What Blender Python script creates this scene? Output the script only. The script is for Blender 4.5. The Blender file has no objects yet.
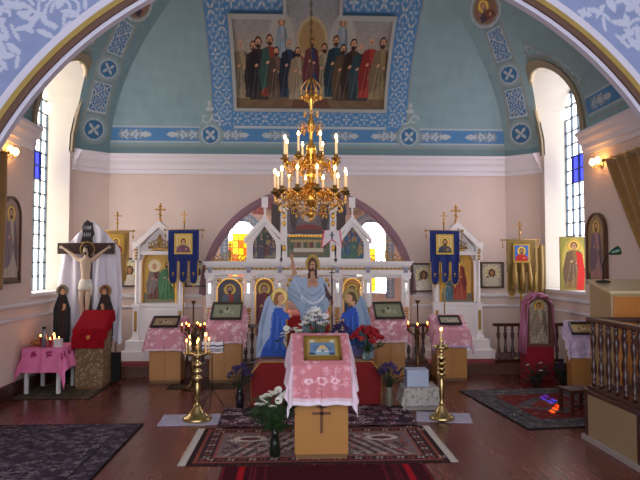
import bpy, math, random
import numpy as np
from math import sin, cos, pi, sqrt, atan, radians, hypot
from mathutils import Vector, Matrix, Euler

# ------------------------------------------------------------------ camera, world, sun, exposure
scn = bpy.context.scene
WORLD = 1.65; SUN = 26.0; WIN = 3.8
COL = scn.collection
CAM = Vector((-.23, 0, 1.65)); YAW = atan(27/600); PIT = atan(25/600)
cd = bpy.data.cameras.new('camera'); cam = bpy.data.objects.new('camera', cd); COL.objects.link(cam)
cd.sensor_width = 36; cd.lens = 33.75; cd.clip_start = .05; cd.clip_end = 200
cam.location = CAM; cam.rotation_euler = (pi/2+PIT, 0, -YAW)
scn.camera = cam
scn.view_settings.view_transform = 'Standard'; scn.view_settings.look = 'None'
scn.view_settings.exposure = .8; scn.view_settings.gamma = 1; scn.view_settings.use_curve_mapping = False
w = bpy.data.worlds.new('world'); scn.world = w; w.use_nodes = True
w.node_tree.nodes['Background'].inputs[0].default_value = (.92, .94, 1.0, 1)
w.node_tree.nodes['Background'].inputs[1].default_value = WORLD
sd = bpy.data.lights.new('sun', 'SUN'); so = bpy.data.objects.new('sun', sd); COL.objects.link(so)
sd.energy = SUN; sd.angle = .009; sd.color = (1, .95, .85)
so.location = (6, 12, 8)
so.rotation_euler = Vector((-1.26, -1.73, -2.98)).to_track_quat('-Z', 'Y').to_euler()

# ------------------------------------------------------------------ helpers
def at(px, py, Y):
    f = Vector((sin(YAW)*cos(PIT), cos(YAW)*cos(PIT), sin(PIT))); r = Vector((cos(YAW), -sin(YAW), 0)); u = r.cross(f)
    d = f + r*(px-320)/600 + u*(240-py)/600
    return CAM + d*(Y/d.y)
def lin(c):
    return tuple((v/12.92 if v <= .04045 else ((v+.055)/1.055)**2.4) for v in c[:3])
MATS = {}
def mat(name, c, rough=.6, metal=0, var=.0, scale=8, bump=0, emit=None, es=0, spec=.5, coat=0, sheen=0):
    if name in MATS: return MATS[name]
    m = bpy.data.materials.new(name); m.use_nodes = True; nt = m.node_tree; b = nt.nodes['Principled BSDF']
    l = lin(c); b.inputs['Base Color'].default_value = (*l, 1)
    b.inputs['Roughness'].default_value = rough; b.inputs['Metallic'].default_value = metal
    b.inputs['Specular IOR Level'].default_value = spec; b.inputs['Coat Weight'].default_value = coat
    b.inputs['Sheen Weight'].default_value = sheen
    if emit: b.inputs['Emission Color'].default_value = (*lin(emit), 1); b.inputs['Emission Strength'].default_value = es
    if var or bump:
        tc = nt.nodes.new('ShaderNodeTexCoord'); n = nt.nodes.new('ShaderNodeTexNoise'); n.inputs['Scale'].default_value = scale
        n.inputs['Detail'].default_value = 4; nt.links.new(tc.outputs['Object'], n.inputs['Vector'])
        if var:
            mx = nt.nodes.new('ShaderNodeMix'); mx.data_type = 'RGBA'
            mx.inputs['A'].default_value = (*[v*(1-var) for v in l], 1); mx.inputs['B'].default_value = (*[min(1, v*(1+var)) for v in l], 1)
            nt.links.new(n.outputs['Fac'], mx.inputs['Factor']); nt.links.new(mx.outputs['Result'], b.inputs['Base Color'])
        if bump:
            bp = nt.nodes.new('ShaderNodeBump'); bp.inputs['Strength'].default_value = bump; bp.inputs['Distance'].default_value = .01
            nt.links.new(n.outputs['Fac'], bp.inputs['Height']); nt.links.new(bp.outputs['Normal'], b.inputs['Normal'])
    MATS[name] = m; return m
def painted(name, rough=.6, metal=0, spec=.3, weave=0):
    if name in MATS: return MATS[name]
    m = bpy.data.materials.new(name); m.use_nodes = True; nt = m.node_tree; b = nt.nodes['Principled BSDF']
    a = nt.nodes.new('ShaderNodeAttribute'); a.attribute_name = 'Col'; nt.links.new(a.outputs['Color'], b.inputs['Base Color'])
    b.inputs['Roughness'].default_value = rough; b.inputs['Metallic'].default_value = metal; b.inputs['Specular IOR Level'].default_value = spec
    if weave:
        tc = nt.nodes.new('ShaderNodeTexCoord'); n = nt.nodes.new('ShaderNodeTexNoise'); n.inputs['Scale'].default_value = 90
        nt.links.new(tc.outputs['Object'], n.inputs['Vector']); bp = nt.nodes.new('ShaderNodeBump'); bp.inputs['Strength'].default_value = weave; bp.inputs['Distance'].default_value = .004
        nt.links.new(n.outputs['Fac'], bp.inputs['Height']); nt.links.new(bp.outputs['Normal'], b.inputs['Normal'])
    MATS[name] = m; return m

class M:
    """collects shapes; build() links them as one mesh object"""
    def __init__(s): s.v = []; s.f = []; s.sm = []; s.mi = []
    def add(s, vs, fs, smooth=False, mi=0):
        o = len(s.v); s.v += [tuple(p) for p in vs]
        for f in fs: s.f.append([i+o for i in f]); s.sm.append(smooth); s.mi.append(mi)
        return s
    def box(s, x0, x1, y0, y1, z0, z1, mi=0, T=None):
        vs = [Vector((x, y, z)) for z in (z0, z1) for y in (y0, y1) for x in (x0, x1)]
        if T: vs = [T @ p for p in vs]
        return s.add(vs, [(0,2,3,1), (4,5,7,6), (0,1,5,4), (2,6,7,3), (0,4,6,2), (1,3,7,5)], False, mi)
    def lathe(s, prof, c=(0,0,0), n=16, mi=0, T=None, smooth=True):
        vs = []; fs = []; k = len(prof)
        for i in range(n):
            a = 2*pi*i/n
            for (r, z) in prof:
                p = Vector((r*cos(a)+c[0], r*sin(a)+c[1], z+c[2])); vs.append(T @ p if T else p)
        for i in range(n):
            j = (i+1) % n
            for q in range(k-1): fs.append((i*k+q, j*k+q, j*k+q+1, i*k+q+1))
        s.add(vs, fs, smooth, mi)
        o = len(s.v)-len(vs)
        if prof[0][0] > 1e-4: s.f.append([o+i*k for i in range(n)][::-1]); s.sm.append(False); s.mi.append(mi)
        if prof[-1][0] > 1e-4: s.f.append([o+i*k+k-1 for i in range(n)]); s.sm.append(False); s.mi.append(mi)
        return s
    def tube(s, pts, r, n=8, mi=0, r1=None):
        pts = [Vector(p) for p in pts]; vs = []; fs = []; L = len(pts)
        t0 = (pts[1]-pts[0]).normalized(); u = t0.orthogonal().normalized()
        for i, p in enumerate(pts):
            t = (pts[min(i+1, L-1)]-pts[max(i-1, 0)]).normalized(); u = (u-t*u.dot(t)).normalized(); w_ = t.cross(u)
            rr = r if r1 is None else r+(r1-r)*i/(L-1)
            if isinstance(r, (list, tuple)): rr = r[i]
            for k in range(n):
                a = 2*pi*k/n; vs.append(p+u*cos(a)*rr+w_*sin(a)*rr)
        for i in range(L-1):
            for k in range(n):
                q = (k+1) % n; fs.append((i*n+k, i*n+q, (i+1)*n+q, (i+1)*n+k))
        s.add(vs, fs, True, mi); o = len(s.v)-len(vs)
        s.add([], [], False)
        s.f.append([o+k for k in range(n)][::-1]); s.sm.append(False); s.mi.append(mi)
        s.f.append([o+(L-1)*n+k for k in range(n)]); s.sm.append(False); s.mi.append(mi)
        return s
    def ell(s, c, r, n=12, m=8, mi=0, T=None):
        if not isinstance(r, (tuple, list)): r = (r, r, r)
        vs = []; fs = []
        for i in range(m+1):
            th = pi*i/m
            for k in range(n):
                a = 2*pi*k/n; p = Vector((r[0]*sin(th)*cos(a), r[1]*sin(th)*sin(a), r[2]*cos(th)))
                if T: p = T @ p
                vs.append(p+Vector(c))
        for i in range(m):
            for k in range(n):
                q = (k+1) % n; fs.append((i*n+k, (i+1)*n+k, (i+1)*n+q, i*n+q))
        return s.add(vs, fs, True, mi)
    def prism(s, poly, y0, y1, mi=0, T=None):
        """polygon in x,z extruded in y"""
        n = len(poly); vs = [Vector((x, y0, z)) for x, z in poly]+[Vector((x, y1, z)) for x, z in poly]
        if T: vs = [T @ p for p in vs]
        fs = [list(range(n)), list(range(n, 2*n))[::-1]]+[(i, (i+1) % n+0, (i+1) % n+n, i+n) for i in range(n)]
        fs = [fs[0], fs[1]]+[(i, i+n, (i+1) % n+n, (i+1) % n) for i in range(n)]
        return s.add(vs, fs, False, mi)
    def ring(s, cx, cz, r0, r1, y0, y1, a0=0, a1=pi, n=24, mi=0):
        """arched band in x,z extruded in y"""
        vs = []; fs = []
        for i in range(n+1):
            a = a0+(a1-a0)*i/n
            for r in (r0, r1):
                for y in (y0, y1): vs.append((cx+r*cos(a), y, cz+r*sin(a)))
        for i in range(n):
            o = i*4; p = o+4
            fs += [(o, p, p+2, o+2), (o+1, o+3, p+3, p+1), (o, o+1, p+1, p), (o+2, p+2, p+3, o+3)]
        fs += [(0, 2, 3, 1), (4*n, 4*n+1, 4*n+3, 4*n+2)]
        return s.add(vs, fs, False, mi)
    def quad(s, *p, mi=0): return s.add(p, [tuple(range(len(p)))], False, mi)
    def build(s, name, mats, parent=None, bevel=0, loc=None, fix=True):
        me = bpy.data.meshes.new(name); me.from_pydata(s.v, [], s.f)
        if not isinstance(mats, (list, tuple)): mats = [mats]
        for m_ in mats: me.materials.append(m_)
        me.polygons.foreach_set('use_smooth', s.sm); me.polygons.foreach_set('material_index', s.mi)
        if fix:
            import bmesh
            bm = bmesh.new(); bm.from_mesh(me); bmesh.ops.recalc_face_normals(bm, faces=bm.faces); bm.to_mesh(me); bm.free()
        me.update()
        o = bpy.data.objects.new(name, me); COL.objects.link(o)
        if parent: o.parent = parent
        if loc is not None: o.location = loc
        if bevel:
            b = o.modifiers.new('bevel', 'BEVEL'); b.width = bevel; b.segments = 2; b.limit_method = 'ANGLE'
        return o
def tag(o, label=None, cat=None, group=None, kind=None):
    if label: o['label'] = label
    if cat: o['category'] = cat
    if group: o['group'] = group
    if kind: o['kind'] = kind
    return o
def thing(name, label, cat, loc=(0,0,0), rz=0, group=None):
    o = bpy.data.objects.new(name, None); COL.objects.link(o); o.empty_display_size = .1
    o.location = loc; o.rotation_euler = (0, 0, rz); return tag(o, label, cat, group)
def struct(o): o['kind'] = 'structure'; return o
def dup(o, loc=None, rz=None, label=None, group=None, parent=None):
    c = o.copy(); COL.objects.link(c)
    if parent: c.parent = parent
    if loc is not None: c.location = loc
    if rz is not None: c.rotation_euler = (0, 0, rz)
    if label: c['label'] = label
    if group: c['group'] = group
    for ch in [q for q in o.children]: dup(ch, parent=c)
    return c

# ------------------------------------------------------------------ painting on surfaces (per-vertex pigment)
class Cv:
    def __init__(s, U, V, bg):
        s.U = np.asarray(U, float).ravel(); s.V = np.asarray(V, float).ravel()
        s.c = np.zeros((len(s.U), 3)); s.c[:] = bg
    def _put(s, m, col, al=1): s.c[m] = s.c[m]*(1-al)+np.array(col[:3])*al
    def rect(s, x0, y0, x1, y1, col, al=1): s._put((s.U >= x0) & (s.U <= x1) & (s.V >= y0) & (s.V <= y1), col, al); return s
    def ell(s, cx, cy, rx, ry, col, ang=0, al=1):
        R = max(rx, ry); idx = np.nonzero((np.abs(s.U-cx) < R) & (np.abs(s.V-cy) < R))[0]
        dx = s.U[idx]-cx; dy = s.V[idx]-cy; ca, sa = cos(ang), sin(ang)
        a = (dx*ca+dy*sa)/rx; b = (-dx*sa+dy*ca)/ry; s._put(idx[a*a+b*b <= 1], col, al); return s
    def ring(s, cx, cy, r0, r1, col, q=1, al=1):
        d = np.hypot(s.U-cx, (s.V-cy)/q); s._put((d >= r0) & (d <= r1), col, al); return s
    def poly(s, pts, col, al=1):
        P = np.array(pts); mn = P.min(0); mx = P.max(0)
        idx = np.nonzero((s.U >= mn[0]) & (s.U <= mx[0]) & (s.V >= mn[1]) & (s.V <= mx[1]))[0]
        x = s.U[idx]; y = s.V[idx]; ins = np.zeros(len(idx), bool); n = len(P)
        for i in range(n):
            x0, y0 = P[i]; x1, y1 = P[(i+1) % n]
            if y0 == y1: continue
            c = ((y0 > y) != (y1 > y)) & (x < (x1-x0)*(y-y0)/(y1-y0)+x0); ins ^= c
        s._put(idx[ins], col, al); return s
    def line(s, pts, w_, col, al=1):
        for (x0, y0), (x1, y1) in zip(pts[:-1], pts[1:]):
            dx, dy = x1-x0, y1-y0; L = dx*dx+dy*dy or 1e-9
            idx = np.nonzero((s.U > min(x0, x1)-w_) & (s.U < max(x0, x1)+w_) & (s.V > min(y0, y1)-w_) & (s.V < max(y0, y1)+w_))[0]
            t = np.clip(((s.U[idx]-x0)*dx+(s.V[idx]-y0)*dy)/L, 0, 1)
            d = np.hypot(s.U[idx]-x0-t*dx, s.V[idx]-y0-t*dy); s._put(idx[d < w_/2], col, al)
        return s
    def noise(s, a, seed=0, sc=1.0):
        rs = np.random.RandomState(seed); n = np.zeros(len(s.U))
        for k in range(6):
            f_ = sc*(6+10*k); th = rs.rand()*6.28; n += np.sin(f_*(s.U*cos(th)+s.V*sin(th))+rs.rand()*6)*np.sin(f_*1.3*(s.V*cos(th)-s.U*sin(th))+rs.rand()*6)
        s.c *= (1+a*n/3)[:, None]; s.c = np.clip(s.c, 0, 1); return s
    def speck(s, a, seed=0):
        s.c = np.clip(s.c*(1+a*(np.random.RandomState(seed).rand(len(s.U))-.5))[:, None], 0, 1); return s
def set_col(me, c):
    c = np.clip(np.asarray(c), 0, 1); l = np.where(c <= .04045, c/12.92, ((c+.055)/1.055)**2.4)
    a = me.color_attributes.new('Col', 'FLOAT_COLOR', 'POINT')
    a.data.foreach_set('color', np.column_stack([l, np.ones(len(l))]).ravel())
def grid_obj(name, P, nu, nv, col, m, parent=None, mask=None, thick=0, smooth=True, flip=False):
    """P: (nu*nv,3) positions row-major in v; col from a Cv"""
    fs = []
    for j in range(nv-1):
        for i in range(nu-1):
            a = j*nu+i; q = (a, a+1, a+nu+1, a+nu)
            if mask is not None and not (mask[a] and mask[a+1] and mask[a+nu] and mask[a+nu+1]): continue
            fs.append(q[::-1] if flip else q)
    if mask is not None:
        used = np.unique(np.array(fs).ravel()); mp = -np.ones(len(P), int); mp[used] = np.arange(len(used))
        P = np.asarray(P)[used]; col = np.asarray(col)[used]; fs = mp[np.array(fs)].tolist()
    me = bpy.data.meshes.new(name); me.from_pydata(np.asarray(P).tolist(), [], fs); me.materials.append(m)
    me.polygons.foreach_set('use_smooth', [smooth]*len(fs)); set_col(me, col); me.update()
    o = bpy.data.objects.new(name, me); COL.objects.link(o)
    if parent: o.parent = parent
    if thick:
        s = o.modifiers.new('solid', 'SOLIDIFY'); s.thickness = thick; s.offset = -1
    return o
def picture(name, w_, h, paint, res=.01, parent=None, T=None, mask=None, m=None, thick=0, bg=(.8,.7,.4)):
    """painted panel in the x,z plane, facing -y, origin at its bottom centre"""
    nu = max(3, int(w_/res)+1); nv = max(3, int(h/res)+1)
    u, v = np.meshgrid(np.linspace(-w_/2, w_/2, nu), np.linspace(0, h, nv)); cv = Cv(u, v, bg); paint(cv)
    P = np.column_stack([cv.U, np.zeros(len(cv.U)), cv.V])
    if T is not None: P = P @ np.array(T.to_3x3()).T + np.array(T.translation)
    mk = mask(cv.U, cv.V) if mask else None
    return grid_obj(name, P, nu, nv, cv.c, m or painted('painted_panel'), parent, mk, thick)
def archmask(w_, h):
    r = w_/2-.001
    return lambda U, V: (np.abs(U) <= r) & ((V <= h-r) | (np.hypot(U, V-(h-r)) <= r))
SKIN = (.80, .60, .46)
def mixc(a, b, t): return tuple(a[i]*(1-t)+b[i]*t for i in range(3))
def saint(cv, x, z, h, robe, mantle, halo=(.93,.78,.35), hair=(.28,.17,.10), beard=True, under=None, seed=1):
    rn = random.Random(seed); k = h
    if halo: cv.ell(x, z+.87*k, .125*k, .125*k, mixc(halo, (.3,.2,.1), .5)); cv.ell(x, z+.87*k, .112*k, .112*k, halo)
    cv.poly([(x-.13*k, z+.74*k), (x-.17*k, z+.45*k), (x-.20*k, z), (x+.20*k, z), (x+.17*k, z+.45*k), (x+.13*k, z+.74*k), (x+.05*k, z+.79*k), (x-.05*k, z+.79*k)], robe)
    cv.poly([(x-.14*k, z+.75*k), (x-.22*k, z+.38*k), (x-.19*k, z+.10*k), (x-.03*k, z+.18*k), (x+.12*k, z+.42*k), (x+.0*k, z+.60*k), (x-.03*k, z+.78*k)], mantle)
    cv.poly([(x+.14*k, z+.74*k), (x+.20*k, z+.40*k), (x+.19*k, z+.12*k), (x+.11*k, z+.30*k), (x+.07*k, z+.78*k)], mixc(mantle, (0,0,0), .2))
    for i in range(6):
        xx = x+(-.15+.06*i)*k; cv.line([(xx*.4+x*.6, z+.5*k), (xx+rn.uniform(-.01, .01)*k, z+.04*k)], .014*k, mixc(robe if i > 2 else mantle, (0,0,0) if i % 2 else (1,1,1), .3), .7)
    cv.ell(x-.05*k, z+.55*k, .035*k, .022*k, SKIN, .6); cv.ell(x+.06*k, z+.52*k, .035*k, .022*k, SKIN, -.4)
    cv.ell(x, z+.875*k, .066*k, .080*k, hair); cv.ell(x, z+.865*k, .048*k, .062*k, SKIN)
    if beard: cv.ell(x, z+.825*k, .04*k, .035*k, hair)
    cv.ell(x, z+.862*k, .008*k, .02*k, mixc(SKIN, (.3,.15,.1), .4)); cv.rect(x-.03*k, z+.876*k, x+.03*k, z+.884*k, mixc(SKIN, (.2,.1,.05), .6))
def face_bust(cv, x, z, h, robe, mantle, halo=(.95,.8,.35), hair=(.25,.14,.08), beard=True):
    cv.ell(x, z+.66*h, .30*h, .30*h, mixc(halo, (.4,.2,.1), .5)); cv.ell(x, z+.66*h, .27*h, .27*h, halo)
    cv.poly([(x-.42*h, z), (x-.36*h, z+.30*h), (x-.12*h, z+.44*h), (x+.12*h, z+.44*h), (x+.36*h, z+.30*h), (x+.42*h, z)], robe)
    cv.poly([(x-.42*h, z), (x-.38*h, z+.30*h), (x-.14*h, z+.45*h), (x-.05*h, z+.1*h), (x+.1*h, z)], mantle)
    cv.ell(x, z+.64*h, .155*h, .20*h, hair); cv.ell(x, z+.61*h, .11*h, .15*h, SKIN)
    if beard: cv.ell(x, z+.50*h, .09*h, .08*h, hair)
    cv.rect(x-.07*h, z+.64*h, x+.07*h, z+.655*h, (.35,.2,.14)); cv.ell(x+.16*h, z+.2*h, .07*h, .05*h, SKIN, .6)
def flower(cv, x, y, r, col, n=4, q=1, cen=None, rot=0):
    for k in range(n):
        a = 2*pi*k/n+rot; cv.ell(x+cos(a)*r*.55, y+sin(a)*r*.55*q, r*.42, r*.2, col, a)
    if cen: cv.ell(x, y, r*.2, r*.2*q, cen)
def scroll(cv, x, y, r, col, turn=1, w_=.02, a0=0):
    pts = [(x+cos(a0+turn*t)*r*(1-t/7), y+sin(a0+turn*t)*r*(1-t/7)) for t in np.linspace(0, 5, 14)]
    cv.line(pts, w_, col)
# ------------------------------------------------------------------ the room
RC = .06                                  # centre line of the room
WALLC = (.85, .765, .725)
m_wall = mat('pink_plaster', WALLC, .85, var=.05, scale=3, bump=.05, spec=.2)
m_white = mat('white_paint', (.86,.84,.85), .5, var=.02, scale=5, spec=.4)
m_cornice = mat('cornice_plaster', (.87,.84,.86), .7, var=.02, scale=4)
m_reveal = mat('cream_plaster', (.80,.77,.72), .8, var=.02, scale=3)
m_khaki = mat('khaki_paint', (.60,.54,.44), .8, var=.06, scale=6)
m_gold = mat('gilding', (.83,.62,.28), .32, .85, var=.15, scale=30)
m_goldp = mat('gold_paint', (.70,.55,.28), .45, .4, var=.15, scale=20)
m_brass = mat('brass', (.78,.69,.48), .26, .95, var=.1, scale=20)
m_darkwood = mat('dark_wood', (.26,.13,.09), .35, var=.3, scale=14, coat=.3)
m_iron = mat('blackened_metal', (.10,.09,.09), .5, .4)
m_teal = (.46,.61,.62); m_tealL = (.60,.72,.72)
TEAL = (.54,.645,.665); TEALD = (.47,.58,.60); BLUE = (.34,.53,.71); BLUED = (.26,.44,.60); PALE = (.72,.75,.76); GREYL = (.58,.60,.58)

# floor of long varnished boards
m_floor = bpy.data.materials.new('floor_boards'); m_floor.use_nodes = True; nt = m_floor.node_tree; b = nt.nodes['Principled BSDF']
tc = nt.nodes.new('ShaderNodeTexCoord'); mp = nt.nodes.new('ShaderNodeMapping'); mp.inputs['Rotation'].default_value = (0, 0, pi/2)
br = nt.nodes.new('ShaderNodeTexBrick'); br.offset = .37; br.inputs['Scale'].default_value = 1; br.inputs['Brick Width'].default_value = 2.6; br.inputs['Row Height'].default_value = .135
br.inputs['Mortar Size'].default_value = .004; br.inputs['Color1'].default_value = (*lin((.47,.235,.205)), 1); br.inputs['Color2'].default_value = (*lin((.36,.17,.155)), 1); br.inputs['Mortar'].default_value = (*lin((.16,.08,.07)), 1)
nz = nt.nodes.new('ShaderNodeTexNoise'); nz.inputs['Scale'].default_value = 3; nz.inputs['Detail'].default_value = 6; mp2 = nt.nodes.new('ShaderNodeMapping'); mp2.inputs['Scale'].default_value = (9, .8, 1)
mx = nt.nodes.new('ShaderNodeMix'); mx.data_type = 'RGBA'; mx.blend_type = 'MULTIPLY'; mx.inputs['Factor'].default_value = .45
cr = nt.nodes.new('ShaderNodeValToRGB'); cr.color_ramp.elements[0].position = .3; cr.color_ramp.elements[0].color = (.55,.5,.5,1); cr.color_ramp.elements[1].position = .75; cr.color_ramp.elements[1].color = (1.3,1.25,1.25,1)
nt.links.new(tc.outputs['Object'], mp.inputs['Vector']); nt.links.new(mp.outputs['Vector'], br.inputs['Vector'])
nt.links.new(tc.outputs['Object'], mp2.inputs['Vector']); nt.links.new(mp2.outputs['Vector'], nz.inputs['Vector']); nt.links.new(nz.outputs['Fac'], cr.inputs['Fac'])
nt.links.new(br.outputs['Color'], mx.inputs['A']); nt.links.new(cr.outputs['Color'], mx.inputs['B']); nt.links.new(mx.outputs['Result'], b.inputs['Base Color'])
mr = nt.nodes.new('ShaderNodeMapRange'); mr.inputs['To Min'].default_value = .16; mr.inputs['To Max'].default_value = .34; nt.links.new(nz.outputs['Fac'], mr.inputs['Value']); nt.links.new(mr.outputs['Result'], b.inputs['Roughness'])
bp = nt.nodes.new('ShaderNodeBump'); bp.inputs['Strength'].default_value = .3; bp.inputs['Distance'].default_value = .004; nt.links.new(br.outputs['Fac'], bp.inputs['Height']); bp.invert = True; nt.links.new(bp.outputs['Normal'], b.inputs['Normal'])
struct(M().box(-5, 5, -2, 13, -.15, 0).build('floor', m_floor))

XB = 3.35; YB = 10.1; XS = 3.8; YD = 9.72; ZC = 3.49; RISE = 2.6; YA = 5.0
SZ = .17                                   # height of the raised floor before the icon screen
# back wall with the wide arch
AZ = at(308, 295, YB).z; AX = .03; AR = 1.745
def arch_wall(x0, x1, z0, z1, y0, y1, cx, r, zs, n=32, mi=0):
    m = M(); m.box(x0, cx-r, y0, y1, z0, z1); m.box(cx+r, x1, y0, y1, z0, z1)
    for i in range(n):
        a, b_ = pi*i/n, pi*(i+1)/n
        pa = (cx+r*cos(a), zs+r*sin(a)); pb = (cx+r*cos(b_), zs+r*sin(b_))
        m.prism([pb, pa, (pa[0], z1), (pb[0], z1)], y0, y1)
    return m
struct(arch_wall(RC-XB, RC+XB, 0, ZC+.3, YB, YB+.3, AX, AR, AZ).build('wall_back', m_wall))
# diagonal and side walls; each side wall has a tall round-headed window opening
WY, WR, WS, WSILL, DEP = 8.90, .65, 3.98, 1.27, .42     # window centre in y, half width, spring height, sill height, reveal depth
for s, nm in ((-1, 'left'), (1, 'right')):
    m = M()
    p = [(RC+s*XB, YB), (RC+s*XS, YD), (RC+s*(XS+.35), YD+.2), (RC+s*(XB+.1), YB+.35)]
    m.add([(x, y, 0) for x, y in p]+[(x, y, ZC) for x, y in p], [(0,1,2,3), (7,6,5,4), (0,4,5,1), (1,5,6,2), (2,6,7,3), (3,7,4,0)])
    struct(m.build('wall_diagonal_'+nm, m_wall))
    x0, x1 = sorted((RC+s*XS, RC+s*(XS+DEP+.1)))
    m = M(); m.box(x0, x1, YA, WY-WR-.012, 0, ZC); m.box(x0, x1, WY+WR+.012, YD+.12, 0, ZC); m.box(x0, x1, WY-WR-.012, WY+WR+.012, 0, WSILL-.012)
    struct(m.build('wall_'+nm, m_wall))

# vault: back, diagonal and side facets rising to one crown
def prof(ph): return 1-cos(ph), ZC+RISE*sin(ph)
def cA(ph, s): c, z = prof(ph); return Vector((RC+s*XB*(1-c), YB-3.65*c, z))
def cB(ph, s): c, z = prof(ph); return Vector((RC+s*XS*(1-c), max(YA+.1, YD-5.9*c), z))
PH = list(np.linspace(0, 1.05, 190))+list(np.linspace(1.08, pi/2, 14))
NV = len(PH)
m_vault = painted('vault_paint', .8, spec=.2, weave=.03)
PPs, CCs, FFs = [], [], []
def add_facet(P, nu, nv, col, mask=None):
    o = sum(len(q) for q in PPs); f = []
    for j in range(nv-1):
        for i in range(nu-1):
            a = j*nu+i
            if mask is not None and not (mask[a] and mask[a+1] and mask[a+nu] and mask[a+nu+1]): continue
            f.append((a+o, a+1+o, a+nu+1+o, a+nu+o))
    PPs.append(np.array(P)); CCs.append(np.array(col)); FFs.append(f)
def blueband(cv, u0, u1, z0, z1, motif=True, ends=None, step=.95):
    cv.rect(u0, z0-.10, u1, z0-.075, GREYL); cv.rect(u0, z0-.025, u1, z1+.025, PALE, .8); cv.rect(u0, z0, u1, z1, BLUE)
def arrow(cv, x, z, s, h=.17, L=.52):
    """leaf ornament pointing along s"""
    cv.ell(x+s*L*.86, z, L*.16, h*.26, PALE); cv.ell(x+s*L*.98, z, L*.07, h*.1, PALE)
    for k in range(5):
        for q in (-1, 1):
            cv.ell(x+s*L*(.08+.15*k), z+q*h*.27, .045, .018, PALE if k % 2 else GREYL, q*s*.7)
            cv.ell(x+s*L*(.14+.15*k), z+q*h*.10, .03, .014, PALE, -q*s*.5)
    cv.rect(min(x, x+s*L*.8), z-.008, max(x, x+s*L*.8), z+.008, PALE)
def medallion(cv, x, y, r, q=1):
    cv.ell(x, y, r, r*q, GREYL); cv.ell(x, y, r*.90, r*q*.90, TEAL); cv.ell(x, y, r*.72, r*q*.72, PALE); cv.ell(x, y, r*.62, r*q*.62, BLUED)
    flower(cv, x, y, r*.5, PALE, 4, q, cen=PALE, rot=pi/4)
def lattice(cv, x0, y0, x1, y1, p=.155, seed=3):
    rn = random.Random(seed); nx = max(1, round((x1-x0)/p)); ny = max(1, round((y1-y0)/p)); dx = (x1-x0)/nx; dy = (y1-y0)/ny
    for i in range(nx):
        for j in range(ny):
            cx, cy = x0+(i+.5)*dx, y0+(j+.5)*dy
            flower(cv, cx, cy, .072, (.64,.71,.77) if (i+j) % 3 else (.74,.76,.76), 4, dy/dx if .5 < dy/dx < 1.5 else 1, rot=(pi/4 if (i+j) % 2 else 0))
            for (ax, ay) in ((-1,-1), (1,-1), (-1,1), (1,1)): cv.ell(cx+ax*dx*.42, cy+ay*dy*.42, .024, .013, (.58,.66,.74), ax*ay*.7)
# back facet
NU = 420
u = np.linspace(-1, 1, NU); P = []
for ph in PH:
    L_, R_ = cA(ph, -1), cA(ph, 1)
    for t in u: P.append(tuple(L_*(1-t)/2+R_*(1+t)/2))
P = np.array(P); cv = Cv(P[:, 0]-RC, P[:, 2], TEAL)
cv.noise(.03, 4, .4)
B0, B1 = 3.73, 3.94
cv.rect(-4, 3.4, 4, 3.62, TEALD); blueband(cv, -4, 4, B0, B1)
FX0, FX1 = 1.29, 1.62
for s in (-1, 1):                         # tall ornamented side borders of the mural
    x0, x1 = sorted((s*FX0, s*FX1)); cv.rect(x0-.03, 3.92, x1+.03, 6.2, GREYL); cv.rect(x0-.005, 3.92, x1+.005, 6.2, BLUE); lattice(cv, x0+.03, 3.98, x1-.03, 6.0)
    arrow(cv, s*1.86, (B0+B1)/2, s); arrow(cv, s*3.2, (B0+B1)/2, -s); arrow(cv, s*1.5, (B0+B1)/2, -s, L=.45); arrow(cv, s*.35, (B0+B1)/2, s, L=.45)
    medallion(cv, s*1.68, (B0+B1)/2, .215)
    cv.line([(s*1.68, 4.05), (s*1.68, 4.30)], .03, GREYL); cv.ell(s*1.68, 4.24, .07, .035, PALE); cv.ell(s*1.68, 4.33, .035, .035, PALE); scroll(cv, s*1.75, 4.1, .09, PALE, s, .022); scroll(cv, s*1.60, 4.1, .08, PALE, -s, .022)
cv.rect(-FX0, 3.98, FX0, 4.22, BLUE); lattice(cv, -FX0, 4.0, FX0, 4.2); cv.rect(-FX0, 3.955, FX0, 3.98, PALE)
cv.rect(-FX0, 5.43, FX0, 6.2, BLUE); lattice(cv, -FX0, 5.46, FX0, 5.9)
add_facet(P, NU, NV, cv.c)
# diagonal facets
for s in (-1, 1):
    nu = 60; P = []; U = []; V = []; acc = 0; prev = None
    for ph in PH:
        A_, B_ = cA(ph, s), cB(ph, s); mid = (A_+B_)/2; wd = (A_-B_).length
        if prev is not None: acc += (mid-prev).length
        prev = mid
        for t in np.linspace(0, 1, nu): P.append(tuple(A_*(1-t)+B_*t)); U.append((t-.5)*wd); V.append(acc)
    cv = Cv(U, V, TEALD if s < 0 else TEAL); cv.noise(.03, 7, .5)  # left facet's base darker: dimmer light on that side painted in
    cv.rect(-2, 0, 2, .12, TEALD)
    bw = .155
    cv.rect(-bw-.05, .35, bw+.05, 6, GREYL); cv.rect(-bw-.015, .35, bw+.015, 6, TEALD)
    def panel(v0, v1):
        cv.rect(-bw, v0, bw, v1, PALE); cv.rect(-bw+.02, v0+.02, bw-.02, v1-.02, BLUED); lattice(cv, -bw+.03, v0+.03, bw-.03, v1-.03, .125)
    panel(.66, 1.17); panel(1.72, 2.36); panel(3.1, 3.6)
    medallion(cv, 0, .38, .25); medallion(cv, 0, 1.44, .24)
    cv.ell(0, 2.74, .33, .33, PALE); cv.ell(0, 2.74, .30, .30, GREYL); cv.ell(0, 2.74, .26, .26, (.55,.42,.35)); face_bust(cv, 0, 2.54, .42, (.45,.28,.25), (.3,.25,.3), hair=(.55,.45,.4))
    add_facet(P, nu, NV, cv.c)
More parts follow.
